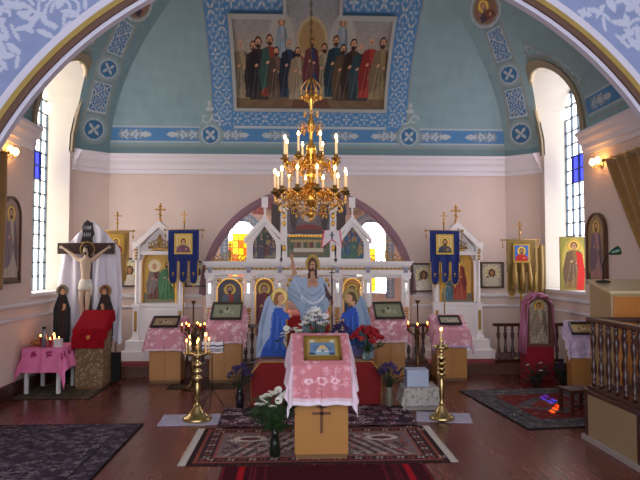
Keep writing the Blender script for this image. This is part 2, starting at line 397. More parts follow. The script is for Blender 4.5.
# side facets, cut by the windows
def winmask(Y, Z, g=0): return (np.abs(Y-WY) < WR+g) & (Z < WS) | (np.hypot(Y-WY, Z-WS) < WR+g)
for s in (-1, 1):
    nu = 110; P = []
    for ph in PH:
        B_ = cB(ph, s); c, z = prof(ph)
        for t in np.linspace(0, 1, nu): P.append((B_.x, B_.y*(1-t)+YA*t, z))
    P = np.array(P); cv = Cv(P[:, 1], P[:, 2], TEALD if s < 0 else TEAL); cv.noise(.03, 9, .5)  # left side of the vault painted darker to carry its weaker light
    blueband(cv, 4, 8.05, B0, B1); arrow(cv, 7.95, (B0+B1)/2, -1); arrow(cv, 6.5, (B0+B1)/2, 1); arrow(cv, 6.3, (B0+B1)/2, -1); medallion(cv, 6.45, (B0+B1)/2, .17)
    # filigree gable over the window
    cv.line([(WY+.95, 4.15), (WY+.32, 4.9), (WY+.1, 5.35)], .035, GREYL); cv.line([(WY-.95, 4.1), (WY-.35, 4.85), (WY+.1, 5.35)], .035, GREYL)
    for k in range(7):
        t = k/6; scroll(cv, WY-.82+.7*t, 4.22+.75*t, .12, PALE, 1, .026, k); scroll(cv, WY+.8-.6*t, 4.3+.65*t, .11, PALE, -1, .026, k)
    medallion(cv, WY-.02, 4.92, .13); flower(cv, WY+.1, 5.42, .12, PALE)
    cv.ring(WY, WS, WR+.13, WR+.19, GREYL)
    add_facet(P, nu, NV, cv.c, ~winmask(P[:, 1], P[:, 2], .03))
Pall = np.concatenate(PPs); Call = np.concatenate(CCs); Fall = sum(FFs, [])
me = bpy.data.meshes.new('ceiling'); me.from_pydata(Pall.tolist(), [], Fall); me.materials.append(m_vault); me.polygons.foreach_set('use_smooth', [True]*len(Fall)); set_col(me, Call); me.update()
vault = bpy.data.objects.new('ceiling', me); COL.objects.link(vault); struct(vault)

# nave around the viewer: side walls and a flat ceiling; the space behind is open to daylight
m_nave = mat('nave_plaster', (.72,.70,.72), .85, var=.04)
for s, nm in ((-1, 'nave_left'), (1, 'nave_right')):
    x0, x1 = sorted((RC+s*4.6, RC+s*4.85)); struct(M().box(x0, x1, -2, YA+.3, 0, 6.2).build('wall_'+nm, m_nave))
struct(M().box(-4.8, 4.9, -2, YA+.3, 6.2, 6.35).build('ceiling_nave', m_nave))

# big round arch between nave and sanctuary
ax, az, ar = .16, 1.12, 3.175
m_lav = painted('arch_paint', .8, spec=.2)
nu = 900; rad = list(np.linspace(ar+.19, 4.2, 84))+[None]*8; nv = len(rad)
th = np.linspace(.03, pi-.03, nu)
P = []; 
for j_, r_fix in enumerate(rad):
    for a in th:
        lim = min(4.55/max(1e-3, abs(cos(a))), 5.1/max(1e-3, sin(a))); lim = max(lim, 4.3); r = r_fix if r_fix else 4.2+(lim-4.2)*(j_-83)/8
        P.append((ax+r*cos(a), YA, az+r*sin(a)))
P = np.array(P); cv = Cv(P[:, 0], P[:, 2], (.52,.57,.72)); cv.noise(.03, 3, .5)
rn = random.Random(5); LV = (.72,.74,.82)
for k in range(190):
    a = rn.uniform(.35, pi-.35); r = rn.uniform(3.47, 4.12); x, z = ax+r*cos(a), az+r*sin(a)
    if k % 3 == 0: scroll(cv, x, z, rn.uniform(.10, .18), LV, rn.choice((-1, 1)), .026, rn.uniform(0, 6))
    for q in range(3): cv.ell(x+rn.uniform(-.14, .14), z+rn.uniform(-.14, .14), rn.uniform(.05, .09), rn.uniform(.015, .03), LV, rn.uniform(0, 3.14))
aw = grid_obj('wall_arch', P, nu, nv, cv.c, m_lav, thick=0); struct(aw)
m_arch_pale = mat('arch_pale', (.78,.77,.84), .7, var=.03); m_arch_brown = mat('arch_brown', (.36,.24,.19), .6, var=.1); m_arch_olive = mat('arch_gilt', (.60,.50,.25), .5, .2, var=.15, scale=12)
def archtrim(r0, r1, y0, y1, m_, nm):
    g = M().ring(ax, az, r0, r1, y0, y1, -.0, pi, 90)
    for s in (-1, 1):
        x0, x1 = sorted((ax+s*r0, ax+s*r1)); g.box(x0, x1, y0, y1, 0, az)
    struct(g.build(nm, m_))
archtrim(ar, ar+.035, YA-.02, YA+.05, m_arch_pale, 'trim_1'); archtrim(ar+.035, ar+.08, YA-.045, YA+.05, m_arch_brown, 'trim_2')
archtrim(ar+.08, ar+.125, YA-.055, YA+.05, m_arch_olive, 'trim_3'); archtrim(ar+.125, ar+.20, YA-.03, YA+.05, m_arch_pale, 'trim_4')
g = M()
for s in (-1, 1):
    x0, x1 = sorted((ax+s*(ar+.22), RC+s*4.6)); g.box(x0, x1, YA+.005, YA+.3, 0, az+.12)
struct(g.build('wall_pier', m_nave))

# cornice following the walls, broken at the windows
CZ0, CZ1 = 3.17, ZC
cprof = [(0, CZ0), (.03, CZ0), (.035, CZ0+.06), (.06, CZ0+.08), (.065, CZ0+.15), (.11, CZ0+.20), (.12, CZ0+.25), (.15, CZ0+.28), (.15, CZ1+.0), (0, CZ1+.02)]
def sweep(path, pr, name, m_, center=(RC, 7)):
    """path: xy points along the walls; profile offsets point inwards"""
    g = M(); n = len(path); k = len(pr); vs = []
    for i, (x, y) in enumerate(path):
        dirs = []
        for a, b_ in ((i-1, i), (i, i+1)):
            if a < 0 or b_ >= n: continue
            d = Vector((path[b_][0]-path[a][0], path[b_][1]-path[a][1])).normalized(); nn = Vector((-d.y, d.x))
            if nn.dot(Vector((center[0]-x, center[1]-y))) < 0: nn = -nn
            dirs.append(nn)
        nn = sum(dirs, Vector((0, 0))); nn /= nn.length; sc = 1/max(.3, nn.dot(dirs[0]))
        for (o_, z) in pr: vs.append((x+nn.x*o_*sc, y+nn.y*o_*sc, z))
    fs = [(i*k+j, (i+1)*k+j, (i+1)*k+(j+1) % k, i*k+(j+1) % k) for i in range(n-1) for j in range(k)]
    fs += [tuple(range(k)), tuple((n-1)*k+j for j in range(k))]
    g.add(vs, fs); return struct(g.build(name, m_))
mid = [(RC-XS, WY+WR+.08), (RC-XS, YD), (RC-XB, YB), (RC+XB, YB), (RC+XS, YD), (RC+XS, WY+WR+.08)]
sweep(mid, cprof, 'trim_5', m_cornice)
for s in (-1, 1): sweep([(RC+s*XS, YA+.3), (RC+s*XS, WY-WR-.08)], cprof, 'trim_%d' % (6 if s < 0 else 7), m_cornice)
# dado mouldings
k_ = 8
for (z0, z1, d) in ((1.10, 1.17, .035), (.93, .985, .03)):
    pr = [(0, z0), (d, z0+.01), (d*1.3, (z0+z1)/2), (d, z1-.01), (0, z1)]
    for path in ([(RC-XS, YA+.3), (RC-XS, YD), (RC-XB, YB), (AX-AR-.02, YB)], [(AX+AR+.02, YB), (RC+XB, YB), (RC+XS, YD), (RC+XS, YA+.3)]):
        sweep(path, pr, 'trim_%d' % k_, m_white); k_ += 1
for path, nm in (([(RC-XS, YA+.3), (RC-XS, YD), (RC-XB, YB)], 'left'), ([(RC+XB, YB), (RC+XS, YD), (RC+XS, YA+.3)], 'right')):
    sweep(path, [(0, .0), (.025, 0), (.025, .16), (0, .18)], 'baseboard_'+nm, m_darkwood)
# purple moulding round the wide arch
m_mauve = mat('mauve_paint', (.55,.40,.45), .6, var=.05)
struct(M().ring(AX, AZ, AR-.02, AR+.075, YB-.03, YB+.02, 0, pi, 50).ring(AX, AZ, AR-.05, AR-.02, YB, YB+.05, 0, pi, 50).build('trim_%d' % k_, m_mauve))

# ---------------- windows
m_paneW = mat('frosted_daylight_glass', (.9,.92,.95), .4, emit=(.97,.97,1), es=WIN); m_paneL = mat('bright_daylight_glass', (.9,.92,.95), .4, emit=(1,.96,.92), es=WIN*1.05)
def colour_glass(name, c, e):
    m = bpy.data.materials.new(name); m.use_nodes = True; nt = m.node_tree; b = nt.nodes['Principled BSDF']; nt.nodes.remove(b)
    tr = nt.nodes.new('ShaderNodeBsdfTransparent'); tr.inputs[0].default_value = (*lin(c), 1)
    em = nt.nodes.new('ShaderNodeEmission'); em.inputs[0].default_value = (*lin(c), 1); em.inputs[1].default_value = e
    ad = nt.nodes.new('ShaderNodeAddShader'); nt.links.new(tr.outputs[0], ad.inputs[0]); nt.links.new(em.outputs[0], ad.inputs[1]); nt.links.new(ad.outputs[0], nt.nodes['Material Output'].inputs[0]); return m
m_blueG = colour_glass('blue_glass', (.22,.25,.95), .5); m_orG = colour_glass('amber_glass', (1.0,.50,.05), 1.0); m_yelG = colour_glass('yellow_glass', (1.0,.82,.15), 1.2)
m_lead = mat('window_bars', (.22,.30,.36), .5)
def side_window(s, idx):
    """tall round-headed window in a side wall: reveal, khaki surround, barred glass, sill"""
    root = bpy.data.objects.new('window_%d' % idx, None); COL.objects.link(root); root['kind'] = 'structure'
    X = lambda d: RC+s*(XS+d)
    def sx(z):
        if z <= ZC: return XS
        sp = min(.999, (z-ZC)/RISE); return XS*sqrt(1-sp*sp)
    out = [(WY-WR, WSILL)]+[(WY-WR, z) for z in np.linspace(WSILL+.3, WS, 10)]+[(WY+WR*cos(a), WS+WR*sin(a)) for a in np.linspace(pi, 0, 26)][1:]+[(WY+WR, z) for z in np.linspace(WS, WSILL, 11)][1:]
    g = M(); vs = []
    for (y, z) in out: vs += [(RC+s*sx(z), y, z), (X(DEP), y, z)]
    g.add(vs, [(2*i, 2*i+2, 2*i+3, 2*i+1) for i in range(len(out)-1)], False)
    g.build('window_reveal', m_reveal, root)
    g = M(); vs = []                       # khaki surround, only above the cornice line and down the edges
    out_all = out; out = [p_ for p_ in out if p_[1] > CZ1-.30]
    for (y, z) in out:
        q = Vector((y-WY, max(0, z-WS))); q = q/q.length
        y2, z2 = y+q.x*.11, z+q.y*.11
        vs += [(RC+s*(sx(z)-.03), y, z), (RC+s*(sx(z2)-.03), y2, z2), (RC+s*(sx(z)+.02), y, z), (RC+s*(sx(z2)+.02), y2, z2)]
    n = len(out)
    g.add(vs, [(4*i, 4*i+4, 4*i+5, 4*i+1) for i in range(n-1)]+[(4*i, 4*i+2, 4*i+6, 4*i+4) for i in range(n-1)]+[(4*i+1, 4*i+5, 4*i+7, 4*i+3) for i in range(n-1)])
    g.build('window_surround', m_khaki, root); out = out_all
    g = M(); x0, x1 = sorted((X(DEP), X(-.05))); g.box(x0, x1, WY-WR-.03, WY+WR+.03, WSILL-.045, WSILL); g.build('window_sill', m_white, root)
    # glass with coloured panes
    pw, phh = 2*WR/6, .21
    gl, gb, go, gy = M(), M(), M(), M()
    rows = int((WS+WR-WSILL)/phh)+1
    xg = X(DEP-.03)
    for r_ in range(rows):
        for c_ in range(6):
            y0, y1 = WY-WR+c_*pw, WY-WR+(c_+1)*pw; z0, z1 = WSILL+r_*phh, WSILL+(r_+1)*phh
            if z0 > WS and hypot((y0+y1)/2-WY, z0-WS) > WR+.03: continue
            tgt = gl
            if r_ in (8, 9) and c_ in (3, 4): tgt = gb
            if s > 0 and r_ in (9, 10, 11) and c_ in (1, 2): tgt = go
            if s > 0 and r_ == 8 and c_ == 1: tgt = gy
            if s < 0 and c_ in (2, 3) and r_ in (8, 9, 12): tgt = gb
            tgt.quad((xg, y0, z0), (xg, y1, z0), (xg, y1, z1), (xg, y0, z1))
    gl.build('pane', m_paneL if s < 0 else m_paneW, root, fix=False)
    for q, mm, nm in ((gb, m_blueG, 'blue_pane'), (go, m_orG, 'amber_pane'), (gy, m_yelG, 'yellow_pane')):
        if q.v: q.build(nm, mm, root, fix=False)
    g = M(); x0, x1 = sorted((X(DEP-.07), X(DEP-.035)))
    for c_ in range(7):
        y = WY-WR+c_*pw; top = WS+sqrt(max(0, WR*WR-(y-WY)**2)); g.box(x0, x1, y-.012, y+.012, WSILL, top)
    for r_ in range(rows+1):
        z = WSILL+r_*phh; hw = WR if z < WS else sqrt(max(0, WR*WR-(z-WS)**2))
        if hw > .05: g.box(x0, x1, WY-hw, WY+hw, z-.010, z+.010)
    g.build('window_frame', m_lead, root)
    g = M()                                  # outer ring closing the frame against the reveal
    for a in range(24):
        a0, a1 = pi*a/24, pi*(a+1)/24
        for q in (0,):
            p0 = (WY+WR*cos(a0), WS+WR*sin(a0)); p1 = (WY+WR*cos(a1), WS+WR*sin(a1)); r0 = (WY+(WR+.3)*cos(a0), WS+(WR+.3)*sin(a0)); r1 = (WY+(WR+.3)*cos(a1), WS+(WR+.3)*sin(a1))
            g.quad((xg+s*.01, *p0), (xg+s*.01, *p1), (xg+s*.01, *r1), (xg+s*.01, *r0))
    g.build('window_head', m_reveal, root, fix=False)
side_window(-1, 1); side_window(1, 2)

# ---------------- altar room seen through the arch
m_altar = painted('altar_wall_paint', .8, spec=.2)
AP = [(-1.95, YB+.3), (-1.95, 11.5), (-.52, 12.8), (.64, 12.8), (2.07, 11.5), (2.07, YB+.3)]
AWIN = []
for i in range(5):
    (xa, ya), (xb, yb) = AP[i], AP[i+1]; L_ = hypot(xb-xa, yb-ya); nu = int(L_/.02)+1; nv = 170
    P = []; U = []; V = []
    for v in np.linspace(0, 3.6, nv):
        for t in np.linspace(0, 1, nu): P.append((xa+(xb-xa)*t, ya+(yb-ya)*t, v)); U.append(t*L_); V.append(v)
    cv = Cv(U, V, (.90,.83,.81)); mk = None
    if i in (1, 3):
        wc = L_*.5; wr, ws, wz = .36, 2.15, 1.1
        cv.ring(wc, ws, wr, wr+.2, (.56,.68,.82)); cv.rect(wc-wr-.2, 1.0, wc-wr, ws, (.56,.68,.82)); cv.rect(wc+wr, 1.0, wc+wr+.2, ws, (.56,.68,.82))
        for k in range(14):
            a = pi*k/13; flower(cv, wc+(wr+.1)*cos(a), ws+(wr+.1)*sin(a), .07, (.85,.87,.90))
            flower(cv, wc-wr-.1, 1.05+k*.08, .05, (.85,.87,.90)); flower(cv, wc+wr+.1, 1.05+k*.08, .05, (.85,.87,.90))
        U_, V_ = cv.U, cv.V
        mk = ~(((np.abs(U_-wc) < wr) & (V_ > wz) & (V_ < ws)) | (np.hypot(U_-wc, V_-ws) < wr)); AWIN.append((xa, ya, xb, yb, L_, wc, wr, ws, wz))
    rn = random.Random(i)
    for k in range(5): saint(cv, L_*(k+.5)/5, 2.70, .80, rn.choice([(.40,.52,.72), (.70,.45,.45), (.78,.72,.64)]), rn.choice([(.42,.58,.78), (.68,.48,.54), (.84,.82,.84)]), seed=k)
    struct(grid_obj('wall_altar', P, nu, nv, cv.c, m_altar, mask=mk)).name = 'wall_altar_%d' % (i+1)
struct(M().box(-2.5, 2.5, YB+.3, 13.1, 3.6, 3.7).build('ceiling_altar', m_wall))
struct(M().box(-1.95, 2.07, YB+.0, 12.8, 0, SZ).build('floor_altar', m_floor))
for n_, (xa, ya, xb, yb, L_, wc, wr, ws, wz) in enumerate(AWIN):
    root = bpy.data.objects.new('window_%d' % (n_+3), None); COL.objects.link(root); root['kind'] = 'structure'
    d = Vector((xb-xa, yb-ya, 0))/L_; nn = Vector((-d.y, d.x, 0))
    if nn.y < 0: nn = -nn
    base = Vector((xa, ya, 0))+d*wc
    def Pt(u_, z_, dep): return base+d*u_+nn*dep+Vector((0, 0, z_))
    out = [(-wr, wz), (-wr, ws)]+[(wr*cos(a), ws+wr*sin(a)) for a in np.linspace(pi, 0, 20)][1:]+[(wr, wz), (-wr, wz)]
    g = M(); vs = []
    for (u_, z_) in out: vs += [Pt(u_, z_, 0), Pt(u_*.95, z_, .3)]
    g.add(vs, [(2*i, 2*i+2, 2*i+3, 2*i+1) for i in range(len(out)-1)]); g.build('window_reveal', m_reveal, root)
    gw, gy, go = M(), M(), M(); pw = 2*wr/5; hh = .15
    for r_ in range(10):
        for c_ in range(5):
            u0, z0 = -wr+c_*pw, wz+r_*hh
            if z0 > ws+wr: continue
            t = gw
            if n_ == 0: t = (gy if (r_+c_) % 3 else go) if r_ < 7 else (gy if r_ == 7 and c_ > 1 else gw)
            else: t = (gy if c_ < 2 and r_ < 6 else gw)
            if n_ == 0 and r_ < 4: t = go if (r_*c_) % 3 != 1 else gy
            t.quad(Pt(u0, z0, .27), Pt(u0+pw, z0, .27), Pt(u0+pw, z0+hh, .27), Pt(u0, z0+hh, .27))
    m_y2 = mat('lit_yellow_glass', (.9,.7,.1), .4, emit=(1,.72,.12), es=WIN*.30); m_o2 = mat('lit_orange_glass', (.9,.4,.1), .4, emit=(1,.38,.05), es=WIN*.26)
    gw.build('pane', mat('altar_daylight_glass', (.9,.9,.9), .4, emit=(1,.98,.95), es=WIN*4), root, fix=False); gy.build('yellow_pane', m_y2, root, fix=False)
    if go.v: go.build('orange_pane', m_o2, root, fix=False)
    g = M()
    for c_ in range(6):
        u_ = -wr+c_*pw; g.tube([Pt(u_, wz, .25), Pt(u_, ws+sqrt(max(0, wr*wr-u_*u_)), .25)], .008, 4)
    for r_ in range(10):
        z_ = wz+r_*hh; hw = wr if z_ < ws else sqrt(max(0, wr*wr-(z_-ws)**2))
        if hw > .02: g.tube([Pt(-hw, z_, .25), Pt(hw, z_, .25)], .008, 4)
    g.build('window_frame', mat('amber_bars', (.55,.35,.15), .5), root)

# raised floor before the icon screen with its red runner
m_step = mat('step_wood', (.36,.22,.17), .45, var=.2, scale=6)
struct(M().box(RC-XS+.02, RC+XS-.02, 8.98, YB, 0, SZ-.015).box(RC-XS+.02, RC+XS-.02, 8.95, YB, SZ-.03, SZ).build('floor_raised', m_step, bevel=.004))
g = M().box(-3.3, 3.5, 9.0, 9.35, SZ, SZ+.012); tag(g.build('carpet_runner', mat('red_carpet', (.50,.13,.16), .95, var=.2, scale=60)), 'dark red carpet runner along the raised step before the icon screen', 'carpet')
# ------------------------------------------------------------------ the icon screen
m_iw = mat('iconostasis_white', (.93,.90,.90), .45, var=.03, scale=10)
m_pp = painted('painted_panel', .45, spec=.4)
m_silver = painted('chased_metal', .38, .55, weave=.6)
m_vel = mat('purple_velvet', (.35,.16,.30), .9)
def scrollwork(g, cx, y, cz, w_, h, n=4, r=.009, mi=0):
    """gilt openwork: mirrored C-scrolls rising to a point"""
    for s in (-1, 1):
        for k in range(n):
            t = (k+.5)/n; R = h*(1-t*.55)*.38; x = cx+s*w_*.5*t; pts = []
            for a in np.linspace(0, 5.2, 12): pts.append((x+s*R*(1-a/7)*cos(a+1.2), y, cz+R*.9+R*(1-a/7)*sin(a+1.2)))
            g.tube(pts, r, 5, mi=mi)
    g.tube([(cx-w_/2, y, cz), (cx+w_/2, y, cz)], r*1.2, 5, mi=mi); g.tube([(cx, y, cz), (cx, y, cz+h)], r*1.2, 5, mi=mi)
    for q in (.5, .8): g.ell((cx, y, cz+h*q), (r*3, r*1.5, r*3), 8, 6, mi=mi)
def ortho_cross(g, x, y, z, h, r, mi=0):
    g.box(x-r, x+r, y-r*.6, y+r*.6, z, z+h, mi); g.box(x-h*.27, x+h*.27, y-r*.6, y+r*.6, z+h*.60, z+h*.60+2*r, mi)
    g.box(x-h*.14, x+h*.14, y-r*.6, y+r*.6, z+h*.80, z+h*.80+1.6*r, mi)
    g.box(x-h*.15, x+h*.15, y-r*.6, y+r*.6, z+h*.28, z+h*.28+1.6*r, mi, T=Matrix.Translation((x, y, z+h*.29)) @ Matrix.Rotation(.35, 4, 'Y') @ Matrix.Translation((-x, -y, -z-h*.29)))
    for dx, dz in ((-h*.27, h*.6+r), (h*.27, h*.6+r), (0, h)): g.ell((x+dx, y, z+dz), (r*1.5, r, r*1.5), 8, 6, mi=mi)
IC = thing('iconostasis', 'white and gold carved icon screen filling the wide arch at the back', 'icon screen', (.02, 9.7, SZ))
def cz(z): return z-SZ
def column(x, w_=.15):
    g = M(); h0 = cz(1.02)
    g.box(x-w_/2-.01, x+w_/2+.01, -.10, .06, 0, .10); g.box(x-w_/2, x+w_/2, -.08, .05, .10, .32); g.box(x-w_/2-.012, x+w_/2+.012, -.095, .055, .32, .36)
    g.box(x-w_/2+.012, x+w_/2-.012, -.05, .04, .36, 1.30); g.box(x-w_/2-.005, x+w_/2+.005, -.085, .055, 1.26, 1.32)
    g.lathe([(.045, .38), (.05, .40), (.036, .43), (.034, .78), (.05, .81), (.05, .84), (.03, .88), (.045, .93), (.028, .98), (.026, 1.18), (.045, 1.22), (.05, 1.26)], (x, -.06, 0), 12)
    c = g.build('column', m_iw, IC)
    g = M()
    for k in range(9): g.ell((x, -.100, .45+k*.042), (.046, .016, .016), 8, 6)      # gilt spiral bunch
    pts = [(x+.04*cos(t), -.062+(-.038)*1, .45+t*.025) for t in np.linspace(0, 13, 40)]; g.tube(pts, .006, 5)
    g.build('gilt_carving', m_gold, c)
    g = M(); g.box(x-.022, x+.022, -.105, -.085, 1.03, 1.19); g.build('mirror_inset', mat('mirror_glass', (.92,.90,.86), .12, .9), c)
    g = M(); g.box(x-.032, x+.032, -.10, -.075, 1.355, 1.43); g.ell((x, -.105, 1.39), (.025, .015, .022), 10, 6); g.box(x-.060, x+.060, -.10, -.06, 1.43, 1.445)
    g.build('capital_ornament', mat('grey_ornament', (.60,.60,.66), .5, .2), c)
    return c
cxs = [-1.568, -.957, -.459, .459, .957, 1.568]
for x in cxs: column(x)
g = M()                                    # entablature
g.box(-1.66, 1.66, -.09, .10, 1.32, 1.36); g.box(-1.64, 1.64, -.06, .08, 1.36, 1.48); g.box(-1.67, 1.67, -.11, .11, 1.48, 1.515); g.box(-1.69, 1.69, -.13, .12, 1.515, 1.54)
for k in range(66): 
    x = -1.63+k*.05; g.box(x, x+.026, -.115, -.09, 1.455, 1.48)
ent = g.build('entablature', m_iw, IC)
g = M()
for k in range(46):
    x = -1.62+k*.072; g.ell((x, -.065, 1.42), (.022, .008, .022), 8, 6)
g.box(-1.65, 1.65, -.064, -.060, 1.405, 1.435); g.build('gilt_carving', m_goldp, ent)
def bay(x0, x1, kind):
    c = (x0+x1)/2; w_ = x1-x0-.15; h = 1.30
    g = M(); r = w_/2-.035
    # arched surround plate
    m2 = arch_wall(c-w_/2, c+w_/2, 0 if kind == 'icon' else .0, h, -.01, .035, c, r, h-.04-r-.0, 20)
    if kind == 'icon':
        m2.box(c-w_/2, c+w_/2, -.03, .03, 0, .34); m2.box(c-w_/2+.04, c+w_/2-.04, -.045, -.03, .06, .28)
    if x0 > .9:
        m2 = M().box(c-w_/2-.01, c+w_/2+.01, -.02, .03, 1.27, 1.33); m2.build('door_head', m_iw, IC); return c, r
    o = m2.build('arched_surround', m_iw, IC)
    g.ring(c, h-.04-r, r-.006, r+.012, -.03, -.005, 0, pi, 20); g.box(c-r-.012, c-r+.006, -.03, -.005, .36, h-.04-r); g.box(c+r-.006, c+r+.012, -.03, -.005, .36, h-.04-r)
    for s in (-1, 1):
        g.ell((c+s*r*.86, -.02, h-.06), (.035, .012, .03), 8, 6); g.ell((c+s*r*.95, -.02, h-.14), (.02, .01, .035), 8, 6)
    g.build('gilt_edge', m_gold, o)
    return c, r
def arched_icon(par, c, r, z0, h, paint, y=.01, name='icon'):
    def pt(cv): paint(cv)
    o = picture(name, 2*r, h, pt, .009, par, Matrix.Translation((c, y, z0)), archmask(2*r, h), m_pp, thick=.02); return o
def p_robed(bgc, robe, mantle, **k):
    def f(cv):
        w_ = cv.U.max()*2; h = cv.V.max(); cv.rect(-9, -9, 9, 9, bgc); cv.rect(-9, -9, 9, h*.14, mixc(bgc, (.25,.2,.15), .6)); cv.noise(.10, 3, 4)
        saint(cv, 0, h*.06, h*.86, robe, mantle, **k); cv.speck(.08)
    return f
def p_child(bgc, robe, mantle):
    def f(cv):
        w_ = cv.U.max()*2; h = cv.V.max(); cv.rect(-9, -9, 9, 9, bgc); cv.noise(.08, 3, 4)
        saint(cv, -.02*w_, h*.02, h*.92, robe, mantle, beard=False, hair=(.40,.10,.10)); cv.ell(.22*w_, h*.66, .10*w_, .10*w_, (.9,.75,.35)); cv.ell(.22*w_, h*.66, .06*w_, .07*w_, SKIN)
        cv.poly([(.10*w_, h*.58), (.34*w_, h*.58), (.30*w_, h*.34), (.08*w_, h*.38)], (.80,.60,.30)); cv.speck(.08)
    return f
c, r = bay(cxs[0], cxs[1], 'icon'); o = arched_icon(IC, c, r, .34, .92, p_robed((.34,.30,.36), (.66,.25,.18), (.38,.42,.50))); tag(o, 'arched icon of a robed figure in red and grey')
c, r = bay(cxs[1], cxs[2], 'icon'); o = arched_icon(IC, c, r, .34, .92, p_child((.55,.36,.25), (.50,.16,.16), (.42,.14,.20))); tag(o, 'arched icon of a mother and child in dark red')
c, r = bay(cxs[3], cxs[4], 'icon'); o = arched_icon(IC, c, r, .34, .92, p_robed((.86,.58,.25), (.40,.22,.28), (.25,.26,.38))); tag(o, 'arched icon of a bearded figure on orange gold')
c, r = bay(cxs[4], cxs[5], 'door')
# royal doors bay: arched surround and low folded doors
c, r = bay(cxs[2], cxs[3], 'door')
for s in (-1, 1):
    g = M(); x0, x1 = sorted((s*.375, s*.35)); g.box(x0, x1, .04, .36, .02, .86); g.tube([(s*.362, .04, .86), (s*.362, .15, .93), (s*.362, .36, .80)], .012, 6)
    d = g.build('royal_door', m_iw, IC)
    g = M()
    for k in range(5): g.ell((s*.345, .20, .12+.16*k), (.008, .09, .06), 8, 6)
    g.box(s*.345-.004, s*.345+.004, .17, .23, .08, .80); g.build('gilt_carving', m_gold, d)
# gables over the two middle bays
def p_crowd(bg1, cols, n, seed, two=True):
    def f(cv):
        w_ = cv.U.max()*2; h = cv.V.max(); rn = random.Random(seed); cv.rect(-9, -9, 9, 9, bg1); cv.noise(.15, seed, 5)
        for row in ((.38, .62), (.02, .70)) if two else ((.02, .9),):
            for k in range(n):
                saint(cv, -w_/2+w_*(k+.5+rn.uniform(-.2, .2))/n, h*row[0], h*row[1]*rn.uniform(.75, .95), rn.choice(cols), rn.choice(cols), seed=k, halo=(.8,.66,.35) if rn.random() < .5 else None, beard=rn.random() < .6)
        cv.speck(.1)
    return f
for cgx, pc, lb in ((-.708, p_crowd((.30,.32,.26), [(.42,.16,.14), (.20,.25,.22), (.55,.48,.38), (.28,.22,.30)], 4, 3), 'gabled icon of figures with a reclining one in red'), (.708, p_crowd((.36,.42,.42), [(.25,.42,.36), (.55,.28,.18), (.62,.50,.28), (.22,.36,.50)], 4, 8), 'gabled icon of figures in green and orange')):
    hw = .285; z0 = 1.54; zs = 1.86; za = 2.20
    g = M()
    for s in (-1, 1):
        x0, x1 = sorted((cgx+s*hw, cgx+s*(hw-.10))); g.box(x0, x1, -.06, .06, z0, zs); g.box(x0-.01, x1+.01, -.075, .07, zs-.05, zs); g.box(x0-.01, x1+.01, -.075, .07, z0, z0+.05)
        g.prism([(cgx+s*(hw+.035), zs-.03), (cgx+s*(hw+.035), zs+.05), (cgx, za+.07), (cgx, za-.03)], -.085, .08)
        g.prism([(cgx+s*(hw-.02), zs), (cgx, za-.02), (cgx, za-.10), (cgx+s*(hw-.11), zs)], -.05, .06)
    g.box(cgx-hw, cgx+hw, -.06, .06, z0, z0+.04)
    gb = g.build('gable', m_iw, IC)
    g = M().box(cgx-hw+.05, cgx+hw-.05, .03, .055, z0, zs); g.prism([(cgx-hw+.05, zs), (cgx+hw-.05, zs), (cgx, za-.04)], .03, .055); g.build('backing', m_iw, gb)
    wi = 2*(hw-.10); hi = za-.12-z0
    mk = lambda U, V, wi=wi, hi=hi: (V <= (zs-z0)-.04) | (np.abs(U) <= wi/2*(hi-V)/max(.01, hi-(zs-z0)+.04))
    o = picture('icon', wi, hi, pc, .009, IC, Matrix.Translation((cgx, -.0, z0+.04)), mk, m_pp, thick=.02); tag(o, lb)
    g = M(); g.lathe([(.035, 0), (.03, .03), (.012, .05), (.012, .10), (.025, .13), (.01, .16)], (cgx, 0, za+.05), 10); g.build('finial', m_iw, IC)
    g = M(); g.box(cgx-.05, cgx+.05, -.03, .03, za+.21, za+.38); g.build('finial_block', m_iw, IC)
# central tier
g = M()
for s in (-1, 1):
    x = s*.395; g.box(x-.05, x+.05, -.06, .06, 1.54, 2.46); g.box(x-.07, x+.07, -.08, .07, 2.36, 2.42); g.box(x-.065, x+.065, -.075, .07, 1.54, 1.60); g.box(x-.07, x+.07, -.08, .07, 1.93, 1.98)
g.box(-.46, .46, -.07, .07, 2.46, 2.50); g.box(-.48, .48, -.09, .08, 2.50, 2.53); g.box(-.345, .345, -.05, .05, 1.54, 1.60)
g.box(-.42, .42, .03, .06, 1.54, 2.48)
ct = g.build('centre_tier', m_iw, IC)
g = M()
for s in (-1, 1):
    for z in (2.15, 2.27, 1.75): g.ell((s*.395, -.065, z), (.03, .012, .05), 8, 6)
g.box(-.345, .345, -.075, -.05, 1.93, 1.965)
for k in range(14): g.ell((-.32+k*.049, -.075, 1.948), (.018, .01, .018), 8, 6)
g.build('gilt_carving', m_gold, ct)
def p_entomb(cv):
    cv.rect(-9, -9, 9, 9, (.42,.36,.38)); cv.noise(.2, 2, 4); cv.ell(0, .45, .16, .26, (.78,.70,.62)); cv.ell(0, .08, .22, .07, (.50,.15,.13)); cv.ell(0, .02, .30, .05, (.30,.20,.22)); cv.ell(0, .40, .05, .16, (.66,.52,.45))
    cv.ell(0, .60, .035, .045, SKIN); cv.ell(-.24, .3, .06, .25, (.24,.17,.18)); cv.ell(.26, .3, .06, .28, (.20,.15,.17)); cv.speck(.1)
tag(picture('icon', .68, .50, p_entomb, .009, IC, Matrix.Translation((0, -.02, 1.985)), None, m_pp, thick=.02), 'large dark centre icon of a pale standing figure above a red cloth')
